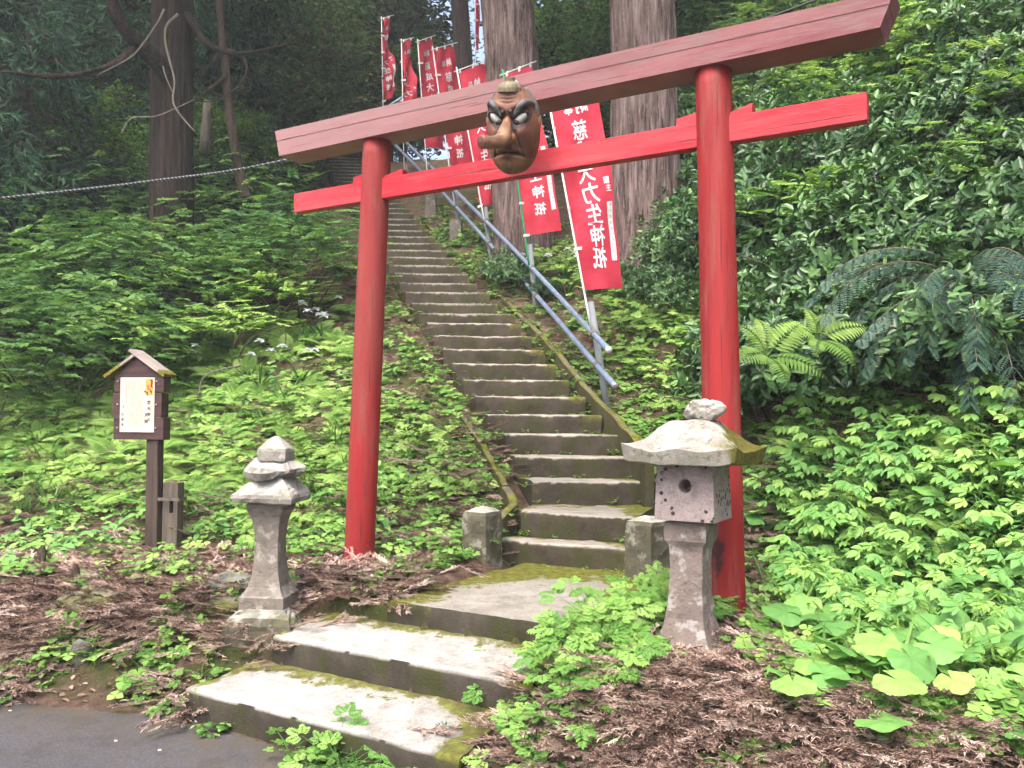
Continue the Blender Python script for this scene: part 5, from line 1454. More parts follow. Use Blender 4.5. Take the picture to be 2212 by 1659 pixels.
# ---- litter and small ground cover (uncountable)
tw = [litter_twig(U(.14, .34)) for _ in range(14)]
LOWL = [(-40, 1120), (330, 1150), (760, 1120), (780, 1500), (430, 1580), (300, 1575), (-40, 1545)]
LOWR = [(1050, 1700), (1200, 1480), (1450, 1380), (1700, 1380), (2260, 1500), (2260, 1700)]
MIDL = [(780, 900), (1000, 860), (1090, 1080), (1000, 1220), (760, 1230)]
MIDR = [(1590, 950), (1760, 950), (1720, 1300), (1600, 1380)]
STL = [(690, 470), (860, 470), (960, 760), (1090, 1010), (1010, 1080), (900, 900), (800, 700)]
STR = [(900, 470), (1060, 500), (1210, 700), (1400, 940), (1320, 960), (1150, 720), (1000, 560)]
GAP = [(600, 1230), (880, 1230), (870, 1330), (640, 1400)]
pts = scatter_px(220, GAP) + scatter_px(420, STL) + scatter_px(260, STR) + scatter_px(1700, LOWL, lambda x, y: dn(x, y, .35, 9) > .33) + scatter_px(2200, LOWR, lambda x, y: dn(x, y, .3, 9) > .30) + scatter_px(420, MIDL) + scatter_px(380, MIDR) + scatter_px(900, [(-40, 880), (780, 880), (780, 1130), (-40, 1130)]) + scatter(900, (-4, 4), (6, 13), lambda x, y: dn(x, y, .6, 8) > .35)
for _ in range(170):
    p = W(U(-1.85, -1.47), U(-.1, .95), 0) if U(0, 1) < .7 else W(U(-1.42, -.98), U(.84, 1.5), 0); pts.append((p.x, p.y))
mass('leaf_litter', tw, 'litter', pts, (.7, 1.3), .0, .25, .3)
dl = []
for _ in range(5):
    f = Fol(); f.leaves(np.zeros((1, 3)), np.array([[1., 0, U(-.1, .3)]]), np.array([0, 0, 1.]), .05, .026, U(.2, 1), 'oval'); dl.append(f)
mass('dry_leaves', dl, 'dryleaf', scatter_px(520, LOWL) + scatter_px(600, LOWR) + scatter_px(120, MIDL + []) + scatter_px(100, MIDR), (.5, 1.3), .012, .5, .3)

sm = [sprig(12, .10, .034) for _ in range(6)] + [trefoil(5, .08) for _ in range(3)] + [lacy(3, .10) for _ in range(4)]
p1_ = scatter_px(520, [(-40, 760), (800, 700), (800, 1000), (-40, 1010)]) + scatter_px(520, [(-40, 1000), (800, 1000), (800, 1230), (-40, 1260)], lambda x, y: dn(x, y, .5, 4) > .48) + scatter_px(300, [(880, 430), (1060, 440), (1180, 560), (1090, 620), (940, 520)]) + scatter_px(200, LOWL, lambda x, y: dn(x, y, .4) > .52)
p2_ = scatter_px(1300, [(1590, 860), (2260, 880), (2260, 1560), (1700, 1480), (1600, 1360)]) + scatter_px(260, LOWR, lambda x, y: dn(x, y, .4) > .5)
p3_ = scatter_px(700, [(860, 560), (1500, 560), (1520, 960), (1420, 960), (1300, 860), (1190, 700), (1060, 560)]) + scatter_px(260, MIDL) + scatter_px(380, STL) + scatter_px(200, STR)
mass('ground_cover', sm, 'herb', p1_ + p2_ + p3_, (.7, 1.6), -.005, .2, .2, .3)
# seedlings that fringe the slabs and sit in the joints of the steps
edge_pts = []
for _ in range(230):
    r1 = U(0, 1)
    if r1 < .3: s_, t_ = U(-1.6, .3), U(-.26, -.13)
    elif r1 < .55: s_, t_ = U(.28, .55), U(-.1, .6)
    elif r1 < .8: s_, t_ = U(.42, .75), U(.4, 2.6)
    else: s_, t_ = U(-1.3, -1.12), U(.85, 2.4)
    if r1 < .3 and not (-.72 < s_ < .15 or -1.30 < s_ < -1.12): continue
    p = W(s_, t_, 0); edge_pts.append((p.x, p.y))
mass('slab_weeds', [sprig(15, .09, .035, 'tooth', .8) for _ in range(4)] + [lacy(4, .12) for _ in range(2)], 'herb', edge_pts, (.6, 1.5), .0)
F_ = Fol(); seeds = [sprig(9, .06, .022) for _ in range(4)] + [lacy(3, .08)]
for k, (a, b) in enumerate(nos[:20]):
    for _ in range(10):
        v = U(0, 1); v = v if U(0, 1) < .4 else (U(.86, 1.0) if U(0, 1) < .6 else U(0, .1))
        p = a.lerp(b, v); F_.merge(seeds[rng.integers(5)], rz(U(0, 6.28)) * U(.5, 1.4), (p.x, p.y - .012, p.z - .185))
for _ in range(60):
    k = rng.integers(1, 14); a, b = nos[k]; sd = U(0, 1) < .5
    p = (b + Vector((U(.0, .1), U(0, .35), .0))) if sd else (a - Vector((U(.0, .12), -U(0, .35), 0)))
    F_.merge(seeds[rng.integers(5)], rz(U(0, 6.28)) * U(.8, 2.4), (p.x, p.y, p.z - .06))
tag(link('step_weeds', F_.mesh(), M['herb']), kind='stuff')

# ---- left bank: ferns, lacy herbs, grass
fe = plant_protos('fern', [fern(8, U(.36, .5), -.5, 22) for _ in range(6)], 'lime')
plant('fern', fe, scatter_px(270, [(-40, 800), (380, 700), (560, 660), (790, 640), (800, 1040), (420, 1090), (-40, 1040)], left), (.55, 1.15), 'bright yellow green fern on the bank left of the stairs', 'fern', 'ferns on the left bank', .03)
laf = [lacy(11, U(.24, .36)) for _ in range(6)]
la_ = plant_protos('lacy_herb', laf, 'lime')
plant('lacy_herb', la_, scatter_px(100, [(-40, 860), (420, 760), (790, 720), (860, 860), (780, 980), (-40, 1010)], left) + scatter_px(90, [(-40, 1000), (780, 960), (900, 860), (1040, 1040), (800, 1150), (-40, 1200)], lambda x, y: left(x, y) and dn(x, y, .55, 4) > .5), (.4, .9), 'light green feathery herb on the bank left of the gate', 'herb', 'feathery herbs on the left bank', .02, .15, 135, laf, 'lime')
blf = [sprig(18, .30, .095, 'oval', .55) for _ in range(5)]
bl = plant_protos('broadleaf_herb', blf, 'broad')
plant('broadleaf_herb', bl, scatter_px(80, [(-40, 900), (780, 700), (1000, 900), (1020, 1180), (760, 1260), (-40, 1240)], lambda x, y: left(x, y) and dn(x, y, .6, 7) > .42), (.6, 1.1), 'soft broad leaved herb on the slope left of the stairs', 'herb', 'broad leaved herbs on the left slope', .02, .15, 110, blf, 'broad')
gt = plant_protos('grass_tuft', [tuft(26, .42) for _ in range(5)], 'grass')
plant('grass_tuft', gt, [(P(850, 790, 9.2).x, 9.2), (P(870, 840, 8.4).x, 8.4), (P(720, 760, 9.6).x, 9.6), (P(690, 740, 10).x, 10), (P(960, 1020, 7.2).x, 7.2), (P(880, 900, 8.0).x, 8.0)] + scatter_px(80, [(-40, 850), (500, 740), (900, 740), (960, 960), (780, 1120), (-40, 1120)], lambda x, y: left(x, y) and dn(x, y, .6, 2) > .45), (.6, 1.15), 'tuft of grass on the bank left of the stairs', 'grass tuft', 'grass tufts on the left bank', .02)

# ---- right foreground: palmate herbs, butterbur, grasses
pa = plant_protos('palmate_herb', [palmate(7, U(.22, .38), .115) for _ in range(6)], 'broad')
plant('palmate_herb', pa, scatter_px(190, [(1700, 860), (2260, 880), (2260, 1420), (1960, 1420), (1690, 1330), (1640, 1120)]), (.4, .95), 'herb with five fingered soft green leaves, right of the gate', 'herb', 'five fingered herbs right of the gate', .02, .12)
bb = plant_protos('butterbur', [butterbur(3, U(.20, .32), U(.075, .115)) for _ in range(8)], 'broad')
px_spots = [(1885, 1530), (1960, 1600), (1760, 1440), (1850, 1385), (1950, 1350), (1990, 1420), (2060, 1340), (2130, 1290), (2190, 1380), (2120, 1470), (2190, 1540), (1710, 1240), (1820, 1270), (1900, 1460), (1760, 1330), (2040, 1250), (2180, 1180), (2225, 1480), (2150, 1600), (1640, 1010), (1660, 1160), (1600, 1060), (2080, 1420), (2000, 1480), (1700, 1520)]
bp = []
for a, b in px_spots:
    q = T(a, b + 18); bp.append((q.x, q.y))
plant('butterbur', bb, bp + scatter_px(44, [(1620, 980), (2260, 1000), (2260, 1500), (1720, 1480)]), (.5, .95), 'butterbur with large round light green leaves, right of the gate', 'butterbur', 'butterburs right of the gate', .02, .1)
gr = plant_protos('grass_tuft', [tuft(16, .40, .009) for _ in range(5)], 'grass')
plant('grass_tuft', gr, scatter_px(140, [(1600, 1000), (2260, 1000), (2260, 1480), (1720, 1480), (1600, 1380)]), (.6, 1.15), 'tuft of broad bladed grass among the herbs right of the gate', 'grass tuft', 'grass tufts right of the gate', .02)
plant('broadleaf_herb', bl, scatter_px(60, [(1650, 880), (2260, 900), (2260, 1420), (1700, 1400)]), (.6, 1.2), 'herb with small oval leaves among the plants right of the gate', 'herb', 'oval leaved herbs right of the gate')
plant('fern', fe, scatter_px(26, [(1650, 860), (2260, 880), (2260, 1200), (1700, 1200)]), (.5, .9), 'small fern among the herbs right of the gate', 'fern', 'small ferns right of the gate')
# lush lacy clump between the slabs and the right lantern
la2 = plant_protos('lacy_herb', [lacy(14, U(.24, .36)) for _ in range(5)], 'herb')
cp_ = []
for _ in range(44):
    t9 = U(.0, 1.8); p = W(U(.36, .62) if t9 < .8 else U(.32, .70), t9, 0)
    cp_.append((p.x, p.y))
for a, b in ((1090, 1560), (1130, 1510), (740, 1630), (770, 1615), (720, 1610)):
    q = G(a, b + 20, .05); cp_.append((q.x, q.y))
cp_ = [(x, y) for x, y in cp_ if (x - rbase.x) ** 2 + (y - rbase.y) ** 2 > .09 and not (y < rbase.y and abs(x - rbase.x + .15) < .25)]
plant('lacy_herb', la2, cp_, (.5, .85), 'green feathery herb beside the slabs, left of the leaning lantern', 'herb', 'feathery herbs beside the slabs', .02)
# along the right side of the stairs
plant('lacy_herb', la_, scatter_px(110, [(1000, 540), (1500, 560), (1500, 940), (1420, 940), (1250, 780), (1150, 640)], lambda x, y: right(x, y) and x > float(XR(y)) + .95), (.5, 1.0), 'feathery herb on the slope between the handrail and the cedars', 'herb', 'feathery herbs beside the handrail', .02, .15, 70, laf, 'lime')
bl2f = [sprig(18, .26, .085, 'oval', .7) for _ in range(5)]
bl2 = plant_protos('broadleaf_herb', bl2f, 'herb')
plant('broadleaf_herb', bl2, scatter_px(60, [(900, 440), (1060, 440), (1150, 560), (1000, 560)], right) + scatter_px(260, [(900, 480), (1500, 500), (1700, 600), (1700, 940), (1440, 960), (1300, 860), (1190, 700), (1060, 580)], lambda x, y: right(x, y) and x > float(XR(y)) + .85), (.6, 1.15), 'leafy herb on the slope right of the stairs', 'herb', 'leafy herbs right of the stairs', .02, .15, 150, bl2f, 'herb')
fe2 = plant_protos('fern', [fern(6, U(.45, .6)) for _ in range(3)], 'lime')
q1 = P(1655, 735, 5.75); q2 = P(1765, 700, 6.0); q3 = P(1880, 900, 6.2)
for (q, k, lb_) in ((q1, 1.5, 'large lime fern beside the right pillar, lower of the two'), (q2, 1.35, 'lime fern frond clump just right of the large fern'), (q3, 1.1, 'pale green fern under the dark yew branches')):
    o = bpy.data.objects.new('fern', fe2[0][0] if k != 1.1 else fe2[1][0]); COL.objects.link(o); o.location = (q.x, q.y, q.z - (.12 if k > 1.2 else .25)); o.rotation_mode = 'ZYX'; o.rotation_euler = (.75, .2, k * 4); o.scale = (k * .52, k * .52, k * .52); tag(o, lb_, 'fern', 'large ferns on the right bank')

# ---- right bank: shrubs
bank = lambda x, y: right(x, y) and x > 1.55
gs = plant_protos('evergreen_shrub', [shrub(U(.55, .75), U(.9, 1.2), 330, 7, .105) for _ in range(5)], 'glossy', 'shrubwood')
keep += [(q1.x, q1.y, .45), (q2.x, q2.y, .45)]
spots = scatter_px(150, [(1590, 300), (2260, 280), (2260, 820), (1950, 900), (1590, 860)], bank, .2, .42) + scatter_px(90, [(1480, -220), (2260, -220), (2260, 320), (1480, 420)], None, .2, .6) + scatter_px(60, [(1900, -120), (2270, -120), (2270, 340), (1900, 260)], None, .2, .45) + scatter_px(30, [(2060, 20), (2275, 20), (2275, 300), (2060, 260)], None, 0, .3) + scatter_px(30, [(1440, 380), (1600, 380), (1600, 640), (1470, 640)], lambda x, y: x > 1.75, .2, .4)
plant('evergreen_shrub', gs, spots, (.62, 1.1), 'dark glossy leaved evergreen shrub on the steep bank right of the gate', 'shrub', 'evergreen shrubs on the right bank', .15, .2)
ls = plant_protos('deciduous_shrub', [shrub(U(.55, .8), U(.8, 1.1), 130, 12, .10, .58, 6, 'tooth', 1, False) for _ in range(4)], 'lime', 'shrubwood')
lsp = [T(a, b) for a, b in ((1830, 560), (1890, 600), (1760, 300), (2000, 240), (2080, 200), (1860, 330), (1700, 420), (2150, 520), (2050, 130), (1960, 150))]
plant('deciduous_shrub', ls, [(p.x, p.y) for p in lsp] + scatter_px(42, [(1480, 40), (2260, -80), (2260, 430), (1600, 440)], bank, 0, .5) + scatter(20, (2.2, 10), (7, 16), bank), (.55, .95), 'fresh lime green shrub amid the dark evergreens of the right bank', 'shrub', 'lime green shrubs on the right bank', -.30, .2)
fo = []
for a, b in ((1340, 650), (1390, 665), (1440, 655), (1490, 640), (1505, 600), (1300, 620), (1460, 690), (1120, 600), (1180, 610), (1090, 570)):
    q = at_px(a, b)
    if q: fo.append(q)
plant('evergreen_shrub', gs, fo, (.35, .55), 'low evergreen shrub hiding the foot of a big cedar', 'shrub', 'low shrubs at the feet of the cedars', .05)
# blue-green yew with drooping sprays
yf, yg = yewbush(1.35, 74)
yq = Vector((*at_px(2085, 830), 0))
yew = thing('yew_shrub', (yq.x, yq.y, Hf(yq.x, yq.y)), 'blue green yew with drooping flat sprays at the right edge', 'yew')
for nm, f, m_ in (('foliage', yf, 'yew'), ('stems', yg, 'shrubwood')):
    o = bpy.data.objects.new(nm, f.mesh()); o.data.materials.append(M[m_]); COL.objects.link(o); o.parent = yew
print('YEW', yq, Hf(yq.x, yq.y))

# ---- left: woodland shrubs behind the ferns
ms = plant_protos('woodland_shrub', [shrub(U(.7, 1.0), U(1.1, 1.6), 210, 10, .085, .55, 8, 'tooth', 1, False, .3) for _ in range(5)], 'midleaf', 'shrubwood')
spots = []
tries = 0
while len(spots) < 130 and tries < 9000:
    tries += 1; x, y = U(-13, 0), U(8.6, 21)
    if free(x, y, .5) and left(x, y) and x < float(XR(y)) - 2.5 and (y > 10.6 + .25 * (x + 4) or x < -4.6) and all((x - a) ** 2 + (y - b) ** 2 > .35 + .02 * y for a, b in spots): spots.append((x, y))
plant('woodland_shrub', ms, spots, (.75, 1.4), 'bushy green shrub in the wood left of the stairs', 'shrub', 'shrubs in the wood on the left', .15, .2)
ll_ = plant_protos('layered_shrub', [shrub(U(.7, .9), U(.7, .9), 120, 14, .09, .55, 6, 'tooth', 1, False, .2) for _ in range(3)], 'lime', 'shrubwood')
lsp = [(-3.3, 9.9), (-4.2, 9.6), (-3.0, 10.6), (-3.7, 11.6), (-5.6, 10.6), (-6.6, 11.4), (-4.8, 12.0)]
plant('layered_shrub', ll_, lsp, (.6, .95), 'lime green shrub with flat layered sprays behind the left ferns', 'shrub', 'layered shrubs behind the ferns', -.25, .15)
fp = [at_px(*q) for q in ((300, 330), (420, 320), (520, 350), (200, 400), (600, 400), (100, 430), (360, 400), (250, 300), (480, 290), (20, 380), (560, 470), (160, 330))]
plant('layered_shrub', ll_, [q for q in fp if q], (.9, 1.35), 'green leafy shrub rising in front of the thick dark cedar', 'shrub', 'leafy shrubs before the dark cedar', -.45, .2)
plant('layered_shrub', ll_, [], (.6, .95), 'lime green shrub with flat layered sprays behind the left ferns', 'shrub', 'layered shrubs behind the ferns', -.25, .15)

# ---- white irises
def iris():
    f = Fol(); lv = Fol()
    for k in range(9): lv.blade(arc(U(0, 6.28), U(.9, 1.4), U(-.4, .5), U(.25, .42), 7), .011, U(.2, .7))
    for k in range(3):
        p = arc(U(0, 6.28), 1.35, 1.0, U(.34, .48), 5); lv.stalk(p, .003, .4); a = np.arange(6) * math.pi / 3 + U(0, 1)
        f.leaves(np.repeat(p[-1][None], 6, 0), azel(a, np.where(np.arange(6) % 2, -.25, .35)), np.array([0, 0, 1.]), np.where(np.arange(6) % 2, .058, .044), .040, U(.4, 1, 6), 'oval')
    return f, lv
ir = []
for _ in range(4):
    f, g = iris(); a = f.mesh(); a.materials.append(M['petal']); b = g.mesh(); b.materials.append(M['grass']); ir.append((a, b))
def irises(pix, label, group):
    for i, (a, b) in enumerate(pix):
        q = T(a, b + 40); o = bpy.data.objects.new('white_iris', None); o.empty_display_size = .1; COL.objects.link(o); o.location = (q.x, q.y, q.z - .02); k = U(1.15, 1.45); o.scale = (k, k, k); o.rotation_euler = (0, 0, U(0, 6.28))
        for nm, me in zip(('flowers', 'leaves'), ir[i % 4]):
            c = bpy.data.objects.new(nm, me); COL.objects.link(c); c.parent = o
        tag(o, label, 'iris', group)
irises([(430, 690), (455, 700), (525, 640), (205, 760), (180, 820), (685, 690), (700, 705), (650, 790), (660, 720), (560, 800), (395, 790)], 'white flowering iris among the ferns left of the stairs', 'irises on the left bank')
irises([(1215, 575), (1225, 600), (1150, 570)], 'white flowering iris beside the handrail, under the large banner', 'irises beside the handrail')

# ================================================================== TREES
def trunk(pts, rad, mat, parent, seed=1, seg=88, ridge=.11, flare=True):
    n = len(pts)
    def rm(i, k):
        a = 2 * math.pi * k / seg; c, s_ = math.cos(a), math.sin(a)
        v = nz((c * 3.2, s_ * 3.2, i * .10), 1.5, seed) * ridge * .8 + nz((c * 9, s_ * 9, i * .07), 1.5, seed + 3) * ridge * .55 + abs(nz((c * 17, s_ * 17, i * .16), 1.5, seed + 5)) * ridge * .5
        if flare: v += max(0, 1 - i / (n * .13)) ** 2 * (.22 + .3 * nz((c * 2, s_ * 2, seed), 1))
        return 1 + v
    return link('trunk', from_bm(tube(pts, rad, seg, rmod=rm), True), M[mat], parent)
def cedar(base, top, r0, r1, mat, label, seed, crown_z=None, R_=3.2, Hh=9, leaf='cedar_leaf', wob=.0, group=None, nb=46):
    t = thing('cedar_tree', base, label, 'cedar', group)
    n = 46; pts = [Vector(base).lerp(Vector(top), i / n) + Vector((wob * nz((i * .13, seed, 0), 1), wob * nz((seed, i * .13, 0), 1), 0)) for i in range(n + 1)]
    pts = [pts[0] - EZ * .5] + pts
    trunk(pts, [r0 + (r1 - r0) * i / (n + 1) for i in range(n + 2)], mat, t, seed)
    if crown_z:
        f, g = crown(nb, R_, Hh, 0, 26, .42, 'cedar', True); ax = (Vector(top) - Vector(base)).normalized(); org = Vector(base) + ax * ((crown_z - base[2]) / ax.z)
        for nm, ff, mm in (('crown', f, leaf), ('branches', g, 'twigbark')):
            o = bpy.data.objects.new(nm, ff.mesh()); o.data.materials.append(M[mm]); COL.objects.link(o); o.parent = t; o.location = org - Vector(base)
    return t
def up(pb_, pt, Y, ext=2.2):
    a, b = P(*pb_, Y), P(*pt, Y); return a, a + (b - a) * ext
def tree_at(pb_, pt, Y, ext):
    a, b = P(*pb_, Y), P(*pt, Y); d = (b - a); zb = Hf(a.x, a.y); k = (zb - a.z) / d.z
    base = a + d * k; return base, b + d * ext
b_, t_ = tree_at((1402, 590), (1386, 0), 11.0, 1.2)
cedar(b_, t_, .455, .385, 'cedar', 'large reddish grey cedar trunk behind the nearest banner, right of the other', 3, 10.5, 3.0, 8, group='two big cedars beside the stairs')
b_, t_ = tree_at((1134, 560), (1098, 40), 12.9, 1.2)
cedar(b_, t_, .42, .36, 'cedar', 'large cedar trunk behind the mask and the green pole banner, left of the other', 5, 12.5, 3.0, 8, group='two big cedars beside the stairs')
b_, t_ = tree_at((1004, 170), (992, 0), 21, 3)
cedar(b_, t_, .24, .18, 'cedar_dark', 'slim grey cedar trunk far up the hill between the banners', 7, 15, 3, 7)
b_, t_ = tree_at((818, 240), (820, 0), 23, 3)
cedar(b_, t_, .36, .28, 'cedar_dark', 'dark cedar trunk behind the leftmost banner', 9, 16, 3.4, 8)
b_, t_ = tree_at((372, 300), (372, 0), 12.8, 2.5)
cb = cedar(b_, t_, .31, .27, 'cedar_dark', 'thick dark cedar trunk with a stout side limb in the wood on the left', 11, 9.5, 3.4, 8)
limb = spline([P(372, 185, 12.7), P(345, 140, 12.4), P(300, 95, 12.1), P(255, 40, 11.8), P(225, -60, 11.5)], 24)
link('limb', from_bm(tube(limb, list(np.linspace(.15, .08, 25)), 14), True), M['cedar_dark'], cb)
for pix in ([(300, 100, 12.1), (220, 150, 11.9), (120, 165, 11.6), (40, 158, 11.4), (-60, 150, 11.2)], [(300, 100, 12.1), (255, 135, 11.9), (180, 158, 11.7)], [(402, 30, 12.7), (450, 95, 12.6), (520, 115, 12.5), (640, 92, 12.4)]):
    pp = spline([P(*p) for p in pix], 24); link('branch', from_bm(tube(pp, list(np.linspace(.06, .02, 25)), 8), True), M['cedar_dark'], cb)
# thin bent tree with a looping bare branch
tb = P(520, 395, 13.0); thin = thing('thin_tree', tb, 'thin crooked bare tree with looping branches, left of the stairs', 'tree')
pp = spline([P(532, 430, 13), P(520, 390, 13), P(505, 300, 13), P(494, 230, 13), P(488, 150, 13), P(478, 60, 13), P(470, -60, 13)], 40)
link('trunk', from_bm(tube(pp, list(np.linspace(.085, .055, 41)), 14), True), M['twigbark'], thin)
for pix, r in (([(490, 105), (520, 118), (533, 140), (528, 165), (505, 195), (460, 218), (420, 218)], .022), ([(488, 165), (455, 190), (425, 215), (390, 235)], .030), ([(486, 110), (440, 150), (388, 168)], .018)):
    pp = spline([P(a, b, 12.9) for a, b in pix], 30); link('branch', from_bm(tube(pp, list(np.linspace(r, r * .5, 31)), 8), True), M['twigbark'], thin)
# bare dead branches hanging in front of the dark wood
for pix, r, lb_ in (([(355, 20), (340, 50), (312, 90), (280, 125), (210, 162)], .022, 'pale bare branch slanting down to the left in the upper left wood'),
                  ([(385, 30), (360, 55), (357, 90), (366, 130), (377, 175), (374, 220), (395, 255), (422, 285)], .026, 'pale bare wavy branch hanging before the thick dark cedar'),
                  ([(352, 143), (358, 165), (372, 198)], .016, 'short pale twig forking up beside the wavy branch'),
                  ([(262, 288), (285, 255), (340, 250), (420, 215)], .018, 'pale bare branch lying across the foot of the dark cedar')):
    pp = spline([P(a, b, 11.6) for a, b in pix], 36); o = link('bare_branch', from_bm(tube(pp, list([r * (.75 - .4 * q / 36 + .12 * nz((q * .9, r * 90, 0), .7)) for q in range(37)]), 8), True), M['deadwood'], loc=pp[0]); tag(o, lb_, 'branch')
o = link('snag', from_bm(tube([P(443, 330, 14), P(444, 290, 14), P(447, 250, 14), P(448, 218, 14)], [.10, .085, .075, .06], 14), True), M['deadwood'], loc=P(443, 330, 14)); tag(o, 'whitish broken tree stump standing in the wood left of the thin tree', 'tree stump')

# woods behind: each tree its own trunk and crown
def wood_tree(proto, x, y, k, label, cat, group, mat):
    z = Hf(x, y) - .2; o = bpy.data.objects.new('forest_tree', None); o.empty_display_size = .2; COL.objects.link(o)
    o.location = (x, y, z); o.rotation_euler = (U(-.05, .05), U(-.05, .05), U(0, 6.28)); o.scale = (k, k, k)
    for nm, me in zip(('crown', 'branches', 'trunk'), proto):
        c = bpy.data.objects.new(nm, me); COL.objects.link(c); c.parent = o
    tag(o, label, cat, group)
def wproto(R_, Hh, z0, nb, per, ll, kind, mat, h, seed):
    f, g = crown(nb, R_, Hh, z0, per, ll, kind, kind == 'cedar'); a = f.mesh(); a.materials.append(M[mat]); b = g.mesh(); b.materials.append(M['twigbark'])
    pts = [Vector((.15 * nz((i, seed, 0), .3), .15 * nz((seed, i, 0), .3), -.3 + (h + .3) * i / 20)) for i in range(21)]
    me = from_bm(tube(pts, list(np.linspace(.17, .07, 21)), 14), True); me.materials.append(M['cedar_dark']); return (a, b, me)
dark = [wproto(2.4, 5.5, 1.0, 62, 24, .15, 'leaf', 'forest', 6, i) for i in range(4)]
ced = [wproto(2.3, 6.5, .6, 70, 18, .36, 'cedar', 'cedar_leaf', 7, i + 5) for i in range(3)]
mapl = [wproto(2.2, 3.8, 1.6, 46, 22, .15, 'leaf', 'maple', 5, i + 9) for i in range(2)]
mid = [wproto(2.2, 4.6, .8, 58, 22, .15, 'leaf', 'midtree', 5, i + 19) for i in range(2)]
tl_ = []
for (x, y, k, kind) in [
    # left wood, front row (cedar sprays) then darker trees behind
    (-7.9, 13.4, .8, 'c'), (-9.0, 13.2, 1.0, 'c'), (-6.0, 16.2, .8, 'c'), (-7.8, 16.6, 1.1, 'c'), (-10.2, 15.0, 1.1, 'c'), (-9.2, 18.0, 1.2, 'c'), (-12.5, 17.5, 1.2, 'c'),
    (-5.6, 17.6, .9, 'd'), (-6.0, 18.4, 1.1, 'd'), (-6.4, 20.8, 1.1, 'd'), (-7.8, 20.5, 1.3, 'd'), (-11.0, 21, 1.4, 'd'), (-6.4, 23, 1.5, 'd'), (-9.5, 24.5, 1.6, 'd'), (-13.5, 23, 1.5, 'd'), (-4.6, 25, 1.5, 'd'), (-16, 20, 1.5, 'd'), (-16, 26, 1.7, 'd'), (-12, 28, 1.8, 'd'), (-7.5, 28, 1.8, 'd'),
    # top centre, behind banners and the cedars
    (-8.6, 12.2, .55, 'm'), (-9.4, 13.6, .7, 'm'), (-7.6, 14.8, .62, 'm'), (-5.4, 15.4, .5, 'm'), (-3.1, 23.5, .8, 'm'), (-4.4, 25.5, 1.15, 'm'), (-4.6, 24.0, 1.1, 'd'), (.9, 17.6, .75, 'g'), (2.3, 16.6, .8, 'g'), (3.6, 17.2, .95, 'g'), (-5.9, 14.6, .5, 'g'), (-8.4, 14.4, .6, 'g'), (2.6, 21.5, 1.25, 'd'), (4.2, 22, 1.4, 'd'), (3.2, 30, 1.25, 'm'), (-5.4, 31, 1.5, 'd'), (3.4, 27, 1.6, 'd'), (2.0, 24.5, 1.0, 'm'), (-7.0, 32, 1.8, 'd'),
    # right skyline
    (5.6, 17.5, 1.0, 'd'), (7.4, 17, 1.05, 'd'), (9.6, 18, 1.2, 'd'), (6.6, 21, 1.4, 'd'), (11.5, 20, 1.4, 'd'), (13.5, 19.5, 1.4, 'd'), (9.5, 23, 1.5, 'd')]:
    pr, lb_, gp = {'c': (ced, 'blue green cedar with drooping sprays in the dark wood on the left', 'young cedars in the left wood'), 'd': (dark, 'dark evergreen tree in the wood behind the hillside', 'evergreen trees behind the hillside'), 'g': (mid, 'green broadleaf tree catching the light in the wood', 'lit broadleaf trees in the wood'), 'm': (mapl, 'bright green broadleaf tree among the dark evergreens', 'light green broadleaf trees in the wood')}[kind]
    wood_tree(pr[len(tl_) % len(pr)], x, y, k, lb_, 'tree', gp, None); tl_.append(1)

# ================================================================== SMALL THINGS
def rock(px, py, Y, r, sx, sy, sz_, label, mat, seed, name='rock', cat='rock'):
    c = T(px, py + 6); c.z += r * sz_ * .25; bm = bmesh.new(); bmesh.ops.create_icosphere(bm, subdivisions=4, radius=1)
    for v in bm.verts:
        v.co *= 1 + .30 * nz(v.co, 1.1, seed) + .10 * nz(v.co, 3.2, seed); v.co = Vector((v.co.x * sx, v.co.y * sy, v.co.z * sz_)) * r + c
    o = link(name, from_bm(bm), M[mat], loc=c); tag(o, label, cat)
rock(497, 1265, 5.35, .13, 1.1, .9, .62, 'dark grey rock half buried behind the left lantern', 'rock', 3)
rock(478, 1310, 5.0, .10, 1.5, .7, .6, 'yellowish mossy rock leaning on the left lantern base', 'moss_rock', 8)
rock(175, 1418, 4.75, .075, .9, .8, 1.1, 'pale grey stone in the brown litter at the lower left', 'rock', 5)
rock(215, 1300, 5.5, .19, 1.3, .9, .42, 'low mossy boulder left of the notice board post', 'moss_rock', 12)
rock(1172, 1590, 3.62, .09, 1.2, .9, .9, 'mossy lump of stone right of the lowest slab', 'moss_rock', 15)
rock(1545, 1405, 4.25, .05, 1.5, .8, .5, 'small pale stone at the foot of the leaning lantern', 'rock', 18)
for a, b, lb_ in ((158, 1260, 'short rotten wooden stake left of the mossy boulder'), (87, 1215, 'thin dark rotten stub at the far left')):
    q = T(a, b + 16); bm = tube([q - EZ * .1, q + EZ * .05, q + Vector((.01, 0, .12)), q + Vector((.015, 0, .17))], [.035, .033, .028, .012], 12); roughen(bm, .008, 25, a); o = link('stake_stub', from_bm(bm), M['stump'], loc=q); tag(o, lb_, 'wooden stake')
# grit on the asphalt
for i, (a, b) in enumerate(((428, 1557), (383, 1545), (22, 1535), (250, 1600), (345, 1620))):
    q = G(a, b, .006); bm = bmesh.new(); bmesh.ops.create_icosphere(bm, subdivisions=2, radius=.016 if i < 1 else .007)
    for v in bm.verts: v.co = Vector((v.co.x * 1.3, v.co.y, v.co.z * .7)) * (1 + .3 * nz(v.co, 60, i)) + q
    o = link('pebble', from_bm(bm), M['pebble'], loc=q)
    tag(o, 'largest pale stone chip on the asphalt by the lowest slab' if i == 0 else 'tiny pale stone chip lying on the asphalt', 'pebble', 'stone chips on the asphalt')
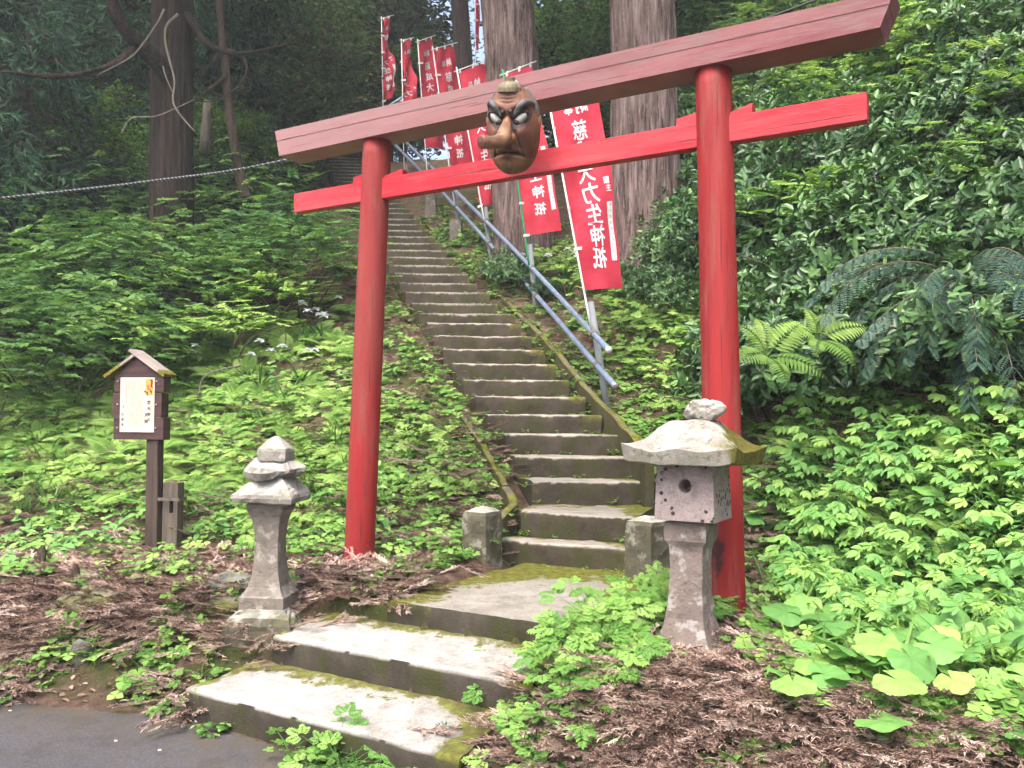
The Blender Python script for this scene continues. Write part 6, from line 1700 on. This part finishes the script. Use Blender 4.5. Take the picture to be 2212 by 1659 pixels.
# fallen green sprig and dead twig on the lowest slab
q = W(-.02, .06, .163); f = Fol()
for a in np.linspace(-.9, .9, 11): f.blade(arc(math.radians(80) + a, .25, -.05, U(.08, .13), 5), .005, U(.1, .6))
o = link('fallen_sprig', np_mesh(f.arr()[0] + np.array(q), f.arr()[1], tone=f.arr()[2]), M['yew'], loc=q); tag(o, 'small green sprig fallen on the lowest slab', 'sprig')
f = Fol()
for k in range(2):
    V_, Q_, T__ = litter_twig(.24).arr(); f.add(V_ + np.array([0, .03 * k, 0]), Q_, T__)
q = W(-.22, .02, .160); V_, Q_, T__ = f.arr(); o = link('dead_twig', np_mesh(V_ + np.array(q), Q_, tone=T__), M['litter'], loc=q); tag(o, 'dead brown twig lying on the lowest slab', 'twig')
# fallen bare sticks on the banks
for pix, lb_ in (([(512, 785), (530, 745), (560, 720), (615, 705)], 'arched dead vine among the ferns left of the gate'), ([(430, 860), (437, 820), (470, 800), (520, 790)], 'curved bare stem right behind the notice board'), ([(1662, 935), (1675, 960), (1698, 985)], 'bare stick on the litter right of the red pillar')):
    a, b = pix[0]; q0 = T(a, b + 8); pp = spline([P(x, y, q0.y + .02 * i) for i, (x, y) in enumerate(pix)], 24)
    o = link('fallen_stick', from_bm(tube(pp, list(np.linspace(.014, .007, 25)), 8), True), M['deadwood'], loc=pp[0]); tag(o, lb_, 'stick')
# ================================================================== ADDED HAZE
hm = bpy.data.materials.new('added haze volume'); hm.use_nodes = True; hn = hm.node_tree; hn.nodes.clear()
ho = hn.nodes.new('ShaderNodeOutputMaterial'); hv = hn.nodes.new('ShaderNodeVolumePrincipled')
hv.inputs['Color'].default_value = (.86, .94, 1, 1); hv.inputs['Density'].default_value = .0022; hv.inputs['Anisotropy'].default_value = .2
hn.links.new(hv.outputs[0], ho.inputs['Volume'])
bm = hexa([(-290, -270, -1.2), (300, -270, -1.2), (300, 300, -1.2), (-290, 300, -1.2), (-290, -270, 420), (300, -270, 420), (300, 300, 420), (-290, 300, 420)])
_zt = 45.0
for v in bm.verts:
    if v.co.z > 0: v.co.z = _zt
tag(link('added_haze', from_bm(bm), hm), kind='stuff')  # thin volume added to lift the dark tones, standing in for lens veil

# ================================================================== LIGHT
w = bpy.data.worlds.new('World'); scene.world = w; w.use_nodes = True
nt = w.node_tree; bg = nt.nodes['Background']
sky = nt.nodes.new('ShaderNodeTexSky'); sky.sky_type = 'NISHITA'; sky.sun_disc = False
SUN_EL, SUN_AZ = R(58), R(205)          # azimuth of the sun, clockwise from +Y
sky.sun_elevation = SUN_EL; sky.sun_rotation = SUN_AZ
sky.air_density = 1.0; sky.dust_density = 7.0; sky.ozone_density = 1.0
nt.links.new(sky.outputs[0], bg.inputs['Color']); bg.inputs['Strength'].default_value = .15
sd = bpy.data.lights.new('sun', 'SUN'); sd.energy = 1.2; sd.angle = R(40); sd.color = (1, .96, .90)
so = bpy.data.objects.new('sun', sd); COL.objects.link(so)
dirv = Vector((math.sin(SUN_AZ) * math.cos(SUN_EL), math.cos(SUN_AZ) * math.cos(SUN_EL), math.sin(SUN_EL)))
so.rotation_euler = (-dirv).to_track_quat('-Z', 'Y').to_euler(); so.location = (0, -5, 20)
vs_ = scene.view_settings
vs_.view_transform = 'Standard'; vs_.look = 'None'; vs_.gamma = 1; vs_.use_curve_mapping = False
vs_.exposure = 1.7
c_ = scene.cycles
c_.max_bounces = 5; c_.diffuse_bounces = 2; c_.glossy_bounces = 2; c_.transmission_bounces = 4; c_.transparent_max_bounces = 4
c_.use_adaptive_sampling = True; c_.adaptive_threshold = .05
c_.volume_bounces = 1; c_.volume_max_steps = 64
c_.caustics_reflective = False; c_.caustics_refractive = False
